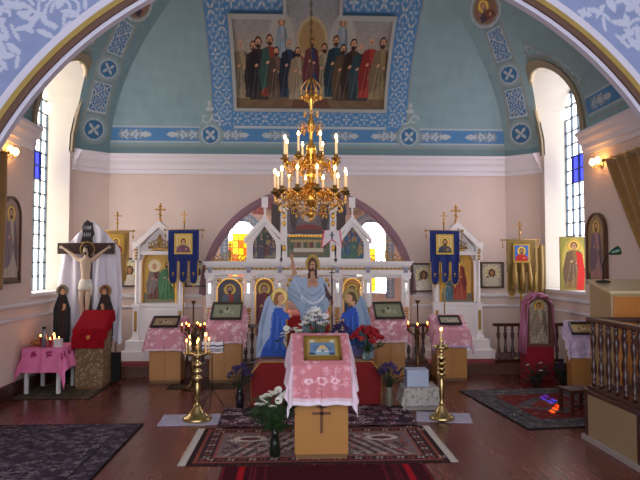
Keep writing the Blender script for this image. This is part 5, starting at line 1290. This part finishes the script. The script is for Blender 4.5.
for k in range(6):                          # crown of glass and gilt at the top of the stem
    a = 2*pi*k/6; sp = [((.02+.085*sin(t))*cos(a), (.02+.085*sin(t))*sin(a), 1.34+.26*t/pi) for t in np.linspace(0, pi, 10)]; g.tube(sp, .006, 5); g.ell((.095*cos(a), .095*sin(a), 1.40), (.028, .028, .026), 8, 6); g.tube([(0, 0, 1.40), (.095*cos(a), .095*sin(a), 1.40)], .005, 4)
g.build('crown', m_cgd, CH)
g = M()
for k in range(6): a = 2*pi*k/6+.5; g.ell((.075*cos(a), .075*sin(a), 1.22), (.018, .018, .03), 8, 6); g.tube([(.075*cos(a), .075*sin(a), 1.22), (.075*cos(a+pi/3), .075*sin(a+pi/3), 1.22)], .004, 4)
g.build('crystal_drop', m_cryst, CH)

# ------------------------------------------------------------------ turned balustrades on the step
m_bal = mat('baluster_wood', (.23,.10,.08), .28, var=.25, scale=12, coat=.5)
def bal_prof(h, r=.022):
    q = [(.8, 0), (.8, .06), (.5, .08), (1.1, .11), (.5, .14), (1.2, .24), (1.0, .34), (.45, .46), (.8, .50), (.45, .54), (1.0, .66), (1.2, .76), (.5, .86), (1.1, .89), (.5, .92), (.8, .94), (.8, 1)]
    return [(r*a, h*b_) for a, b_ in q]
def balustrade(x0, x1, Y, z0, h, n, label, post=True):
    t = thing('balustrade', label, 'balustrade', ((x0+x1)/2, Y, z0)); hw = (x1-x0)/2
    M().box(-hw-.03, hw+.03, -.04, .04, h-.045, h).build('top_rail', m_bal, t, bevel=.006)
    M().box(-hw, hw, -.035, .035, .02, .06).build('bottom_rail', m_bal, t, bevel=.004)
    for s in (-1, 1): M().box(s*(hw-.015)-.02, s*(hw-.015)+.02, -.025, .025, 0, .03).build('foot', m_bal, t)
    pr = None
    for k in range(n):
        x = -hw+(k+.5)*2*hw/n
        if pr is None: pr = M().lathe(bal_prof(h-.105, .026), n=10).build('baluster', m_bal, t); o = pr
        else: o = pr.copy(); COL.objects.link(o); o.parent = t
        o.location = (x, 0, .06)
    return t
BY = 8.995
for a, b_, n, lb in ((183, 207, 3, 'short turned balustrade between the two left small lecterns'), (236, 262, 4, 'short turned balustrade between the left angel and the icon screen'), (405, 427, 3, 'short turned balustrade between the two right small lecterns'), (495, 530, 5, 'turned balustrade under the gold banner at the right end of the step'), (553, 569, 2, 'end piece of turned balustrade behind the pink draped shrine')):
    balustrade(at(a, 350, BY).x, at(b_, 350, BY).x, BY-.0, SZ+.0005, .60, n, lb)

# ------------------------------------------------------------------ left corner: crucifix under a white cloth
CX, CY = at(88, 250, 8.75).x, 8.75
t = thing('crucifix', 'dark wooden crucifix with carved pale body standing before a white cloth', 'crucifix', (CX, CY, 0))
zb1 = at(88, 243, CY).z; zb0 = at(88, 254, CY).z; m_cross = mat('cross_wood', (.24,.16,.13), .5, var=.25, scale=12)
M().box(-.06, .06, -.02, .03, .05, zb1+.30).build('upright', m_cross, t, bevel=.004)
M().box(-.42, .38, -.035, .02, zb0, zb1).build('crossbeam', m_cross, t, bevel=.004)
M().box(-.20, .20, -.15, .15, 0, .06).build('base', m_cross, t)
g = M(); pts = [(x_, z_) for x_, z_ in ((-.09, zb1+.01), (.05, zb1+.04), (.10, zb1+.12), (.07, zb1+.28), (.0, zb1+.33), (-.07, zb1+.24), (-.06, zb1+.12))]; g.prism(pts, -.05, -.03)
tb = g.build('title_scroll', mat('scroll_dark', (.13,.13,.16), .5), t)
g = M()
def glyph(g, ch, x, z, s, y=-.052):
    w_ = s*.14
    S = {'I': [((.3, 0), (.3, 1))], 'H': [((0, 0), (0, 1)), ((.6, 0), (.6, 1)), ((0, .5), (.6, .5))], 'U': [((0, 0), (0, 1)), ((0, 0), (.6, 1)), ((.6, 0), (.6, 1))]}[ch]
    for (a, b_), (c, d) in S: g.tube([(x+a*s*.8, y, z+b_*s), (x+c*s*.8, y, z+d*s)], w_*.5, 4)
for k, ch in enumerate('IHU'): glyph(g, ch, -.055+.04*k, zb1+.19, .055)
for k, ch in enumerate('IHI'): glyph(g, ch, -.05+.04*k, zb1+.09, .055)
g.build('lettering', mat('pale_letters', (.75,.76,.80), .6), tb)
def skin_fig(name, pts, edges, rad, m_, parent, sub=2):
    me = bpy.data.meshes.new(name); me.from_pydata(pts, edges, []); me.materials.append(m_); o = bpy.data.objects.new(name, me); COL.objects.link(o); o.parent = parent
    sk = o.modifiers.new('skin', 'SKIN'); sk.use_smooth_shade = True; d = me.skin_vertices[0].data
    for i, r in enumerate(rad): d[i].radius = (r, r) if not isinstance(r, tuple) else r
    d[0].use_root = True
    sb = o.modifiers.new('sub', 'SUBSURF'); sb.levels = sub; sb.render_levels = sub; return o
hb = (zb0+zb1)/2; yb = -.075
P_ = [(0, yb, hb-.50), (0, yb-.005, hb-.38), (0, yb-.01, hb-.26), (0, yb-.005, hb-.17), (0.005, yb-.02, hb-.11), (.01, yb-.035, hb-.03),   # 0 pelvis..5 head
      (-.09, yb, hb-.17), (-.20, yb, hb-.08), (-.30, yb, hb-.01), (-.335, yb, hb+.015),   # left arm 6-9
      (.09, yb, hb-.17), (.19, yb, hb-.08), (.28, yb, hb-.01), (.315, yb, hb+.015),       # right arm 10-13
      (-.045, yb, hb-.55), (-.045, yb-.05, hb-.75), (-.02, yb-.005, hb-.95), (-.01, yb-.04, hb-1.02),
      (.045, yb, hb-.55), (.05, yb-.055, hb-.75), (.02, yb-.01, hb-.95), (.01, yb-.05, hb-1.02)]
E_ = [(0,1), (1,2), (2,3), (3,4), (4,5), (3,6), (6,7), (7,8), (8,9), (3,10), (10,11), (11,12), (12,13), (0,14), (14,15), (15,16), (16,17), (0,18), (18,19), (19,20), (20,21)]
R_ = [(.075,.05), (.062,.045), (.082,.055), (.06,.045), .027, (.042,.05), .036, .026, .017, .012, .036, .026, .017, .012, .05, .036, .022, .014, .05, .036, .022, .014]
n0 = len(P_)
for s, hi in ((-1, 9), (1, 13)):            # five fingers on each nailed hand
    hx, hy, hz = P_[hi]
    for q in range(4): P_.append((hx+s*(.038-.003*abs(q-1.5)), hy-.012, hz+.018-.011*q)); E_.append((hi, len(P_)-1)); R_.append(.0045)
    P_.append((hx+s*.012, hy-.016, hz+.030)); E_.append((hi, len(P_)-1)); R_.append(.005)
m_flesh = mat('carved_flesh', (.80,.70,.60), .55, var=.08, scale=10)
body = skin_fig('body', P_, E_, R_, m_flesh, t)
g = M(); g.lathe([(.10, hb-.60), (.105, hb-.55), (.085, hb-.47), (.08, hb-.44)], (0, 0, 0), 16, T=Matrix.Translation((0, yb, 0)) @ Matrix.Scale(.75, 4, (0, 1, 0))); g.tube([(.07, yb-.04, hb-.48), (.095, yb-.03, hb-.56), (.09, yb-.03, hb-.66)], [.02, .025, .012], 8); g.build('loincloth', mat('carved_cloth', (.86,.84,.80), .7), body)
g = M(); g.ell((.01, yb-.018, hb-.018), (.050, .045, .058), 12, 8); g.ell((.045, yb-.01, hb-.08), (.02, .02, .05), 8, 6); g.ell((-.03, yb-.01, hb-.08), (.02, .02, .045), 8, 6); g.build('hair', mat('dark_hair', (.20,.13,.10), .7), body)
g = M(); g.ell((.01, yb-.062, hb-.035), (.030, .020, .040), 10, 8); g.ell((.01, yb-.085, hb-.04), (.006, .008, .012), 6, 5); g.build('face', m_flesh, body)
g = M(); g.ell((.01, yb-.072, hb-.072), (.020, .016, .022), 8, 6); g.box(-.008, .002, yb-.083, yb-.078, hb-.027, hb-.022); g.box(.018, .028, yb-.083, yb-.078, hb-.027, hb-.022); g.build('beard_and_eyes', mat('dark_hair', (.2,.1,.1)), body)
g = M(); pts = [(.10*cos(a)+.01, yb+.02, hb-.01+.10*sin(a)) for a in np.linspace(0, 2*pi, 25)]; g.tube(pts, .008, 6); g.build('halo', m_goldp, t)
# the white cloth behind
vs = []; nu, nv = 70, 40
for j in range(nv):
    v = j/(nv-1)
    for i in range(nu):
        u_ = -1+2*i/(nu-1)
        top = 2.30-.42*abs(u_); bot = .56-.05*sin(u_*9)
        z = top+(bot-top)*v; hw = .43+.05*v; x = u_*hw+.012*sin(v*7+u_*5)
        if v > .25 and abs(u_) < .25: pass
        y = .10+.030*sin(u_*17+v*1.5)*min(1, v*3+.2)+.012*sin(u_*41)*v-.10*abs(u_)**3*(.5+v*.5)
        vs.append((x, y, z))
fs = [(j*nu+i, j*nu+i+1, (j+1)*nu+i+1, (j+1)*nu+i) for j in range(nv-1) for i in range(nu-1)]
o = M().add(vs, fs, True).build('white_cloth', mat('white_voile', (.90,.88,.93), .85, sheen=.1), loc=(CX+.02, CY+.03, 0), fix=False); s_ = o.modifiers.new('solid', 'SOLIDIFY'); s_.thickness = .005
tag(o, 'long white cloth hanging in folds behind the crucifix, peaked at its top', 'cloth')
def p_mourn(robe, halo, s):
    def f(cv):
        h = .98; cv.ell(0, .87, .085, .09, halo); cv.ell(0, .87, .055, .065, mixc(halo, (.2,.15,.1), .3))
        cv.poly([(-.09, 0), (-.12, .30), (-.115, .62), (-.06, .80), (0, .85), (.06, .80), (.115, .62), (.12, .30), (.09, 0)], robe)
        cv.poly([(-.03, .78), (.03, .78), (.05, .3), (.04, .05), (-.04, .05)], mixc(robe, (.35,.10,.08), .35))
        for k in range(5): cv.line([(-.08+.035*k, .60), (-.075+.035*k, .05)], .007, mixc(robe, (.5,.5,.5), .18))
        cv.ell(0, .865, .045, .055, mixc(robe, (.25,.15,.1), .5)); cv.ell(s*.008, .855, .030, .042, SKIN); cv.rect(-.015+s*.008, .862, .018+s*.008, .867, (.3,.2,.15)); cv.ell(s*.03, .62, .028, .018, SKIN, .8); cv.ell(s*.035, .66, .02, .03, SKIN, .2)
    return f
for px, zb_, lb, rb, hl, s in ((62, .40, 'small painted mourning figure in dark robe on the left of the crucifix', (.12,.15,.17), (.52,.48,.40), 1), (105, .42, 'small painted mourning figure in brown robe on the right of the crucifix', (.16,.14,.13), (.58,.38,.24), -1)):
    x = at(px, 320, 8.62).x; x = max(x, -3.56)
    t = cutout('painted_figure', lb, 'figure', (x, 8.62, .0), .26, .98, p_mourn(rb, hl, s), None, res=.008)
    for ch in t.children: ch.location.z += (.42 if ch.name.startswith('painted') else 0)
    M().box(-.10 if px < 90 else -.12, .10 if px < 90 else .22, -.045, .045, .03, .42).build('plinth', mat('black_cloth', (.05,.05,.06), .9), t)
# red topped lectern in brocade
m_broc = bpy.data.materials.new('brown_brocade'); m_broc.use_nodes = True; nt = m_broc.node_tree; b = nt.nodes['Principled BSDF']; vo = nt.nodes.new('ShaderNodeTexVoronoi'); vo.inputs['Scale'].default_value = 26; tc = nt.nodes.new('ShaderNodeTexCoord'); nt.links.new(tc.outputs['Object'], vo.inputs['Vector']); cr = nt.nodes.new('ShaderNodeValToRGB'); cr.color_ramp.elements[0].color = (*lin((.72,.61,.44)), 1); cr.color_ramp.elements[1].color = (*lin((.44,.34,.25)), 1); cr.color_ramp.elements[1].position = .55; nt.links.new(vo.outputs['Distance'], cr.inputs['Fac']); nt.links.new(cr.outputs['Color'], b.inputs['Base Color']); b.inputs['Roughness'].default_value = .7
lx = at(89, 350, 8.15).x; lectern(lx, 8.15, .36, .38, .80, 1.00, 'lectern wrapped in brown brocade with a red velvet top, before the crucifix', m_=m_broc, z0=.008, door=False)
rp = lambda cv: (cv.rect(-9, -9, 9, 9, (.56,.07,.12)), cv.noise(.12, 3, 5), cv.ell(0, -.13, .028, .028, (.78,.55,.30)))
drape('lectern_cloth', .195, -.02, .40, lambda y: .80+.20*y/.38+.002, .14, 'red velvet cloth with a gold rosette over the brocade lectern', rp, loc=(lx, 8.15, .008), flare=.05, front=.26, back=.08, res=.014, m_=m_red if False else painted('velvet_paint', .9, spec=.1), wave=.008)
# pink table with its load
tx, ty = -3.425, 7.86; t = thing('side_table', 'small white legged table under a bright pink cloth at the far left', 'table', (tx, ty, .008))
M().box(-.23, .23, 0, .56, .55, .575).build('table_top', m_white, t)
for sx in (-1, 1):
    for y in (.03, .53): M().box(sx*.20-.022, sx*.20+.022, y-.022, y+.022, 0, .55).build('leg', m_white, t, bevel=.003)
def p_pinkt(cv):
    cv.rect(-9, -9, 9, 9, (.90,.50,.68)); cv.noise(.05, 3, 5); rn = random.Random(3)
    for x in (-.30, -.1, .1, .30):
        for q in range(6): cv.ell(x+rn.uniform(-.03, .03), -.07+rn.uniform(-.03, .02), .018, .018, (.62,.18,.36)); cv.ell(.30+rn.uniform(-.02, .04), x+.3+rn.uniform(-.02, .02), .018, .018, (.62,.18,.36))
    cv.rect(-9, -.135, 9, -.128, (.66,.26,.46))
drape('tablecloth', .235, -.005, .565, lambda y: .575, .26, 'bright pink tablecloth hanging in points over the far left table', p_pinkt, loc=(tx, ty, .008), flare=.24, corner=.30, front=.30, back=.1, res=.013, wave=.014, wn=11)
TZ = .590
g = M(); g.ell((0, 0, .045), (.10, .06, .045), 16, 8); tag(g.build('bread_loaf', mat('bread_crust', (.66,.42,.22), .7, var=.2, scale=10), loc=(tx-.14, ty+.20, TZ)), 'round brown bread loaf on the left of the pink table', 'bread')
t = thing('bottle', 'tall glass lamp bottle with a dark cap in the middle of the pink table', 'bottle', (tx-.02, ty+.10, TZ)); M().lathe([(.035, 0), (.035, .15), (.025, .20), (.022, .24)], n=14).build('glass', mat('grey_glass', (.45,.42,.46), .12, coat=.5), t); M().lathe([(.026, .235), (.026, .262)], n=12).build('cap', m_iron, t)
k = 0
for dx, dy in ((.05, .12), (.09, .16), (.06, .22), (.11, .10), (-.08, .14), (.13, .2), (.02, .3), (-.06, .26)):
    z = .02+.06*((k*37) % 5)/5; k += 1
    tt = thing('oil_lamp', 'small glowing red cup lamp among the lights on the pink table', 'oil lamp', (tx+dx, ty+dy, TZ), 0, 'glowing cup lamps on the pink table')
    M().lathe([(.020, 0), (.010, .01), (.008, z+.03), (.02, z+.04), (.022, z+.075)], n=10).build('glass_cup', m_waxr, tt); M().ell((0, 0, z+.085), (.007, .007, .018), 8, 6).build('flame', m_flame, tt)
tag(M().box(-.045, .045, -.04, .04, 0, .11).build('box', mat('white_carton', (.85,.82,.84), .6), loc=(tx+.17, ty+.08, TZ), bevel=.004), 'small white carton on the right of the pink table', 'box')

# ------------------------------------------------------------------ side walls: sconces, curtains, arched icons
m_glow = mat('sconce_glass', (1,.85,.6), .4, emit=(1,.70,.36), es=16)
def sconce(s, Y, z, label):
    x = RC+s*XS; t = thing('wall_lamp', label, 'wall lamp', (x-s*.001, Y, z))
    M().ell((-s*.012, 0, 0), (.012, .04, .06), 10, 8).build('backplate', m_brass, t)
    for q in (-1, 1):
        a = M().tube([(-s*.015, 0, 0), (-s*.06, q*.04, -.05), (-s*.10, q*.07, -.03), (-s*.10, q*.07, 0)], .006, 6).build('arm', m_brass, t)
        M().lathe([(.018, 0), (.034, .025), (.036, .05), (.020, .085)], (-s*.10, q*.07, 0), 12).build('glass_shade', m_glow, a)
sconce(-1, 7.42, 3.00, 'lit brass wall lamp with warm glass shades above the left arched icon'); sconce(1, 7.72, 2.98, 'lit brass wall lamp with warm glass shades above the right arched icon')
def wall_panel(s, Yc, z0, w_, h, label, paint):
    x = RC+s*XS-s*.004; t = thing('arched_icon', label, 'icon', (x, Yc, z0), -s*pi/2)
    # local -y faces into the room
    g = M(); r = w_/2; g.ring(0, h-r, r-.03, r, -.05, 0, 0, pi, 24); g.box(-r, -r+.03, -.05, 0, 0, h-r); g.box(r-.03, r, -.05, 0, 0, h-r); g.box(-r, r, -.05, 0, 0, .03); g.build('frame', mat('brown_frame', (.34,.22,.15), .45, var=.2), t)
    picture('picture', w_-.04, h-.03, paint, .010, t, Matrix.Translation((0, -.03, .012)), archmask(w_-.04, h-.03), m_pp, thick=.02)
    return t
wall_panel(-1, 7.56, 1.42, .50, 1.08, 'arched wall icon of a pale figure beside the left gold curtain', p_robed((.62,.50,.44), (.74,.68,.62), (.50,.42,.48)))
wall_panel(1, 7.86, 1.40, .50, .95, 'arched wall icon with a gold ground beside the right gold curtain', p_robed((.62,.50,.34), (.70,.52,.50), (.46,.38,.46)))
m_curt = mat('gold_curtain', (.58,.42,.20), .6, var=.2, scale=8, sheen=.4)
def curtain(s, Y0, Y1, zt, zb, tie, label):
    x = RC+s*XS-s*.09; vs = []; nu, nv = 90, 30
    for j in range(nv):
        v = j/(nv-1)
        for i in range(nu):
            u_ = i/(nu-1); y = Y0+(Y1-Y0)*u_; y = Y0+(y-Y0)*(1-tie*v)
            vs.append((x-s*(.035*sin(u_*46)*(1-.3*v)+.01*sin(u_*19+v*4)), y, zt+(zb-zt)*v))
    fs = [(j*nu+i, j*nu+i+1, (j+1)*nu+i+1, (j+1)*nu+i) for j in range(nv-1) for i in range(nu-1)]
    t = thing('curtain', label, 'curtain', (0, 0, 0)); o = M().add(vs, fs, True).build('drape', m_curt, t, fix=False); q = o.modifiers.new('solid', 'SOLIDIFY'); q.thickness = .006
    M().tube([(x, Y0-.1, zt+.02), (x, Y1+.08, zt+.02)], .012, 8).ell((x, Y1+.1, zt+.02), .025, 8, 6).build('rod', m_goldp, t)
    for y in (Y0+.1, Y1+.04): M().tube([(x, y, zt+.02), (RC+s*XS, y, zt+.02)], .008, 6).build('bracket', m_goldp, t)
    g = M()
    for k in range(9):
        y = Y0+(Y1-Y0)*(k+.5)/9; g.tube([(x+.02*cos(a), y, zt+.02+.02*sin(a)) for a in np.linspace(0, 2*pi, 9)], .004, 4)
    g.build('curtain_rings', m_goldp, t)
curtain(-1, 5.75, 7.22, 2.98, 1.36, .0, 'olive gold curtain at the left edge of the view')
curtain(1, 5.75, 7.42, 2.98, 1.30, .62, 'olive gold curtain drawn aside at the right edge of the view')

# painted icon leaning on the right window sill
def p_martyr(cv):
    w_ = cv.U.max(); h = cv.V.max(); cv.rect(-9, -9, 9, 9, (.64,.62,.30)); cv.noise(.06, 2, 5); cv.ell(0, h*.52, w_*.93, h*.46, (.80,.70,.32)); cv.ell(0, h*.5, w_*.82, h*.42, (.84,.76,.40))
    saint(cv, 0, h*.02, h*.94, (.56,.44,.26), (.46,.36,.26), beard=False); cv.poly([(.03, h*.74), (.12, h*.68), (.15, h*.30), (.13, 0), (.03, .0), (.05, h*.4)], (.82,.16,.14)); cv.rect(-.12, h*.30, .04, h*.31, (.5,.34,.2)); cv.speck(.06)
t = thing('panel_icon', 'bright painted icon of a young figure with red cloak on the right window sill', 'icon', (RC+XS+.10, 8.78, WSILL+.002), -.25)
M().box(-.20, .20, .0, .025, 0, .80).build('board', m_goldp, t); picture('picture', .38, .78, p_martyr, .009, t, Matrix.Translation((0, -.004, .01)), None, m_pp)

# ------------------------------------------------------------------ right corner
sxx, sy = at(540, 340, 8.50).x, 8.50; m_lace = painted('magenta_lace', .85, spec=.2)
t = thing('shrine', 'arched silver icon in a standing shrine draped in magenta lace, right of the step', 'shrine', (sxx, sy, 0), -.08)
M().box(-.20, .20, 0, .30, 0, .50).build('pedestal', mat('crimson_cloth', (.58,.07,.16), .9, var=.25, scale=9), t, bevel=.01)
g = arch_wall(-.21, .21, .50, 1.22, .0, .06, 0, .13, .50+.53, 20); g = M().ring(0, 1.03, .145, .20, -.01, .07, 0, pi, 24); g.box(-.20, -.145, -.01, .07, .50, 1.03); g.box(.145, .20, -.01, .07, .50, 1.03); g.box(-.20, .20, -.01, .07, .48, .52); g.box(-.15, .15, .04, .06, .5, 1.15); g.build('arched_frame', mat('shrine_frame', (.46,.28,.26), .5, .2), t)
def p_riz2(cv):
    h = cv.V.max(); cv.rect(-9, -9, 9, 9, (.72,.68,.60)); cv.noise(.2, 4, 9); saint(cv, 0, .03, h*.92, (.80,.76,.68), (.66,.60,.52), beard=False, hair=(.3,.25,.2)); cv.noise(.18, 6, 14)
picture('picture', .28, .64, p_riz2, .008, t, Matrix.Translation((0, .03, .52)), archmask(.28, .64), m_silver, thick=.01)
vs = []; nu = 40; nv = 20                    # lace over the arch, falling down both sides
path = [(-.26, .38), (-.235, .70), (-.222, 1.03)]+[(.222*cos(a), 1.03+.222*sin(a)) for a in np.linspace(pi, 0, 22)][1:-1]+[(.222, 1.03), (.240, .70), (.275, .40)]
U_, V_ = [], []
for j in range(nv):
    v = j/(nv-1)
    for i, (x, z) in enumerate(path):
        nrm = Vector((x, max(0, z-1.03)+.0001)).normalized(); d = .012*sin(i*1.3+j*.4)
        y = -.05+v*.22; k_in = (1-v)*(1-v)*.05
        vs.append((x-nrm.x*k_in+nrm.x*d, y, z-nrm.y*k_in+nrm.y*d)); U_.append(i*.05); V_.append(j*.014)
cv = Cv(U_, V_, (.66,.40,.52)); rn = random.Random(2)
for k in range(60): flower(cv, rn.uniform(0, 1.6), rn.uniform(0, .3), .03, (.84,.62,.76), 4)
n = len(path); fs = [(j*n+i, j*n+i+1, (j+1)*n+i+1, (j+1)*n+i) for j in range(nv-1) for i in range(n-1)]
me = bpy.data.meshes.new('lace_drape'); me.from_pydata(vs, [], fs); me.materials.append(m_lace); me.polygons.foreach_set('use_smooth', [True]*len(fs)); set_col(me, cv.c); o = bpy.data.objects.new('lace_drape', me); COL.objects.link(o); o.parent = t; q = o.modifiers.new('solid', 'SOLIDIFY'); q.thickness = .006
for px, lb, cc in ((536, 'low green pot plant at the left foot of the magenta shrine', []), (566, 'pot plant with purple blooms right of the magenta shrine', [('lilac', (.42,.34,.58), .030, 9)])):
    bouquet((at(px, 375, 8.22).x, 8.22, .0), lb, dict(prof=[(.07, 0), (.09, .10), (.095, .11), (.08, .10)], m=mat('clay_pot', (.16,.12,.11), .7)), cc or [('daisy', (.30,.42,.26), .028, 3)], .17, .32, px, 46, m_leafd, vh=.08, leafsize=.07, name='potted_plant', cat='plant', hmin=.5)
lx = at(587, 350, 7.55).x; lectern(lx, 7.55, .36, .36, .70, .88, 'yellow wooden lectern with lilac cloth at the right, behind the choir rail', rz=-.25, z0=.0105)
drape('lectern_cloth', .195, -.02, .38, lambda y: .70+.18*y/.36+.002, .18, 'lilac lace cloth over the lectern behind the choir rail', cloth_paint((.76,.68,.80), (.88,.82,.92), (.86,.82,.90), 41, .09), loc=(lx, 7.55, .0105), rz=-.25, flare=.12, front=.24, back=.08, res=.015)
lying_icon(lx, 7.55, .36, .71, .89, .34, .28, p_metal((.62,.52,.32), 12), 'dark framed gilt icon lying on the lilac covered lectern', fc=(.14,.12,.10), rz=-.25, lift=.02)
# dark stool by the choir rail
t = thing('stool', 'small dark wooden stool on the rug beside the choir platform', 'stool', (2.93, 6.62, .012), .15)
M().box(-.15, .15, -.13, .13, .24, .27).build('seat', m_darkwood, t, bevel=.004)
for sx in (-1, 1):
    for s2 in (-1, 1): M().box(sx*.125-.016, sx*.125+.016, s2*.105-.016, s2*.105+.016, 0, .24).build('leg', m_darkwood, t)
M().box(-.125, .125, -.115, -.095, .08, .11).build('stretcher', m_darkwood, t)
# tall desk
m_desk = mat('desk_panel', (.64,.54,.38), .4, var=.08, scale=4, coat=.2)
t = thing('desk', 'tall pale wooden desk with a sloping top behind the choir rail', 'desk', (2.88, 5.76, .0105))
g = M(); vs = [(0, 0, .0), (.70, 0, .0), (.70, .42, .0), (0, .42, .0), (0, 0, 1.36), (.70, 0, 1.36), (.70, .42, 1.46), (0, .42, 1.46)]; g.add(vs, [(0,1,5,4), (1,2,6,5), (2,3,7,6), (3,0,4,7), (4,5,6,7), (3,2,1,0)]); g.build('body', m_desk, t, bevel=.004)
g = M(); vs = [(-.02, -.02, 1.36), (.72, -.02, 1.36), (.72, .44, 1.465), (-.02, .44, 1.465)]; g.add(vs+[(a, b_, c+.025) for a, b_, c in vs], [(0,3,2,1), (4,5,6,7), (0,1,5,4), (1,2,6,5), (2,3,7,6), (3,0,4,7)]); g.build('top', mat('desk_top', (.80,.72,.56), .3, coat=.4), t)
M().box(.02, .68, -.012, 0, .10, 1.33).build('reflection_panel', mat('orange_varnish', (.70,.44,.20), .3, var=.15, scale=5, coat=.5), t, bevel=.004)  # orange reflection on the desk front, put into this panel's colour
t = thing('desk_lamp', 'green desk lamp on a bent arm standing on the tall desk', 'desk lamp', (2.96, 6.05, 1.475))
M().lathe([(.07, 0), (.07, .012), (.02, .02)], n=16).build('base', m_iron, t); M().tube([(0, 0, .01), (0, 0, .18), (.03, -.02, .27), (.07, -.03, .30)], .007, 6).build('arm', m_iron, t)
T = Matrix.Translation((.10, -.04, .31)) @ Matrix.Rotation(1.25, 4, 'Y'); M().lathe([(.016, -.05), (.025, -.03), (.045, .03), (.05, .05), (.045, .05), (.02, -.02)], n=16, T=T).build('lamp_shade', mat('green_enamel', (.10,.28,.20), .25, coat=.5), t)
# choir platform and rail
m_cp = mat('choir_panel', (.58,.49,.37), .5, var=.08, scale=4)
t = thing('choir_platform', 'raised choir platform with pale panelled side at the bottom right', 'platform', (2.55, 2.6, 0))
M().box(0, .82, 0, 3.05, 0, .47).build('body', m_cp, t, bevel=.004)
M().box(-.03, .82, 0, 3.08, 0, .05).build('skirting', mat('grey_skirting', (.60,.56,.54), .5), t, bevel=.004)
M().box(-.015, .82, 0, 3.065, .44, .48).build('edge_moulding', m_bal, t, bevel=.005)
for y in (3.02, 2.15, 1.25, .35): M().box(-.012, .0, y-.02, y+.02, .05, .44).build('stile', m_bal, t)
t = thing('balustrade', 'dark turned choir balustrade with close balusters at the right edge', 'balustrade', (2.60, 2.7, .4805))
M().box(-.045, .045, 0, 2.93, .63, .675).build('top_rail', m_bal, t, bevel=.008); M().box(-.04, .04, 0, 2.92, 0, .035).build('bottom_rail', m_bal, t, bevel=.004)
pr = None
for k in range(21):
    y = 2.87-k*.135
    if pr is None: pr = M().lathe(bal_prof(.595, .024), n=12).build('baluster', m_bal, t); o = pr
    else: o = pr.copy(); COL.objects.link(o); o.parent = t
    o.location = (0, y, .035)
M().box(-.04, .76, 2.84, 2.92, .63, .675).build('return_rail', m_bal, t, bevel=.008)
for k in range(4):
    o = pr.copy(); COL.objects.link(o); o.parent = t; o.location = (.15+.15*k, 2.88, .035)
M().box(.04, .76, 2.85, 2.91, 0, .035).build('return_bottom_rail', m_bal, t)

# slim folding stand with a striped towel beside the left candle stand
bx = at(212, 380, 6.95).x; t = thing('folding_stand', 'slim folding reading stand between the left candle stand and the purple flowers', 'stand', (bx, 6.95, .018))
for k in range(3):
    a = 2*pi*k/3+.5; M().tube([(0, 0, .22), (.15*cos(a), .15*sin(a), .004)], .005, 5).build('leg', m_iron, t)
M().tube([(0, 0, .15), (0, 0, .66)], .006, 6).build('pole', m_iron, t)
B = Matrix.Translation((0, 0, .66)) @ Matrix.Rotation(-.6, 4, 'X'); g = M(); g.box(-.13, .13, -.005, .005, -.02, .11, T=B); g.box(-.13, .13, -.03, .005, -.03, -.02, T=B); g.build('rest', m_iron, t)
vs = []; U_, V_ = [], []
for j in range(14):
    for i in range(16):
        u_ = i/15-.5; v = j/13; p = B @ Vector((u_*.24, -.014+.0*v, .10-.13*min(v, .9))); vs.append((p.x+.01*v, p.y-.012-.02*max(0, v-.6), p.z-.05*max(0, v-.6)+.004*sin(i))); U_.append(u_); V_.append(v)
cv = Cv(U_, V_, (.86,.86,.90)); cv.rect(-1, .38, 1, .52, (.20,.24,.38)); cv.rect(-1, .68, 1, .74, (.20,.24,.38))
me = bpy.data.meshes.new('towel'); me.from_pydata(vs, [], [(j*16+i, j*16+i+1, (j+1)*16+i+1, (j+1)*16+i) for j in range(13) for i in range(15)]); me.materials.append(painted('lace_cloth')); set_col(me, cv.c)
o = bpy.data.objects.new('towel', me); COL.objects.link(o); o.location = (bx, 6.95, .018); q = o.modifiers.new('solid', 'SOLIDIFY'); q.thickness = .004; tag(o, 'white towel with dark blue stripes laid on the slim folding stand', 'towel')
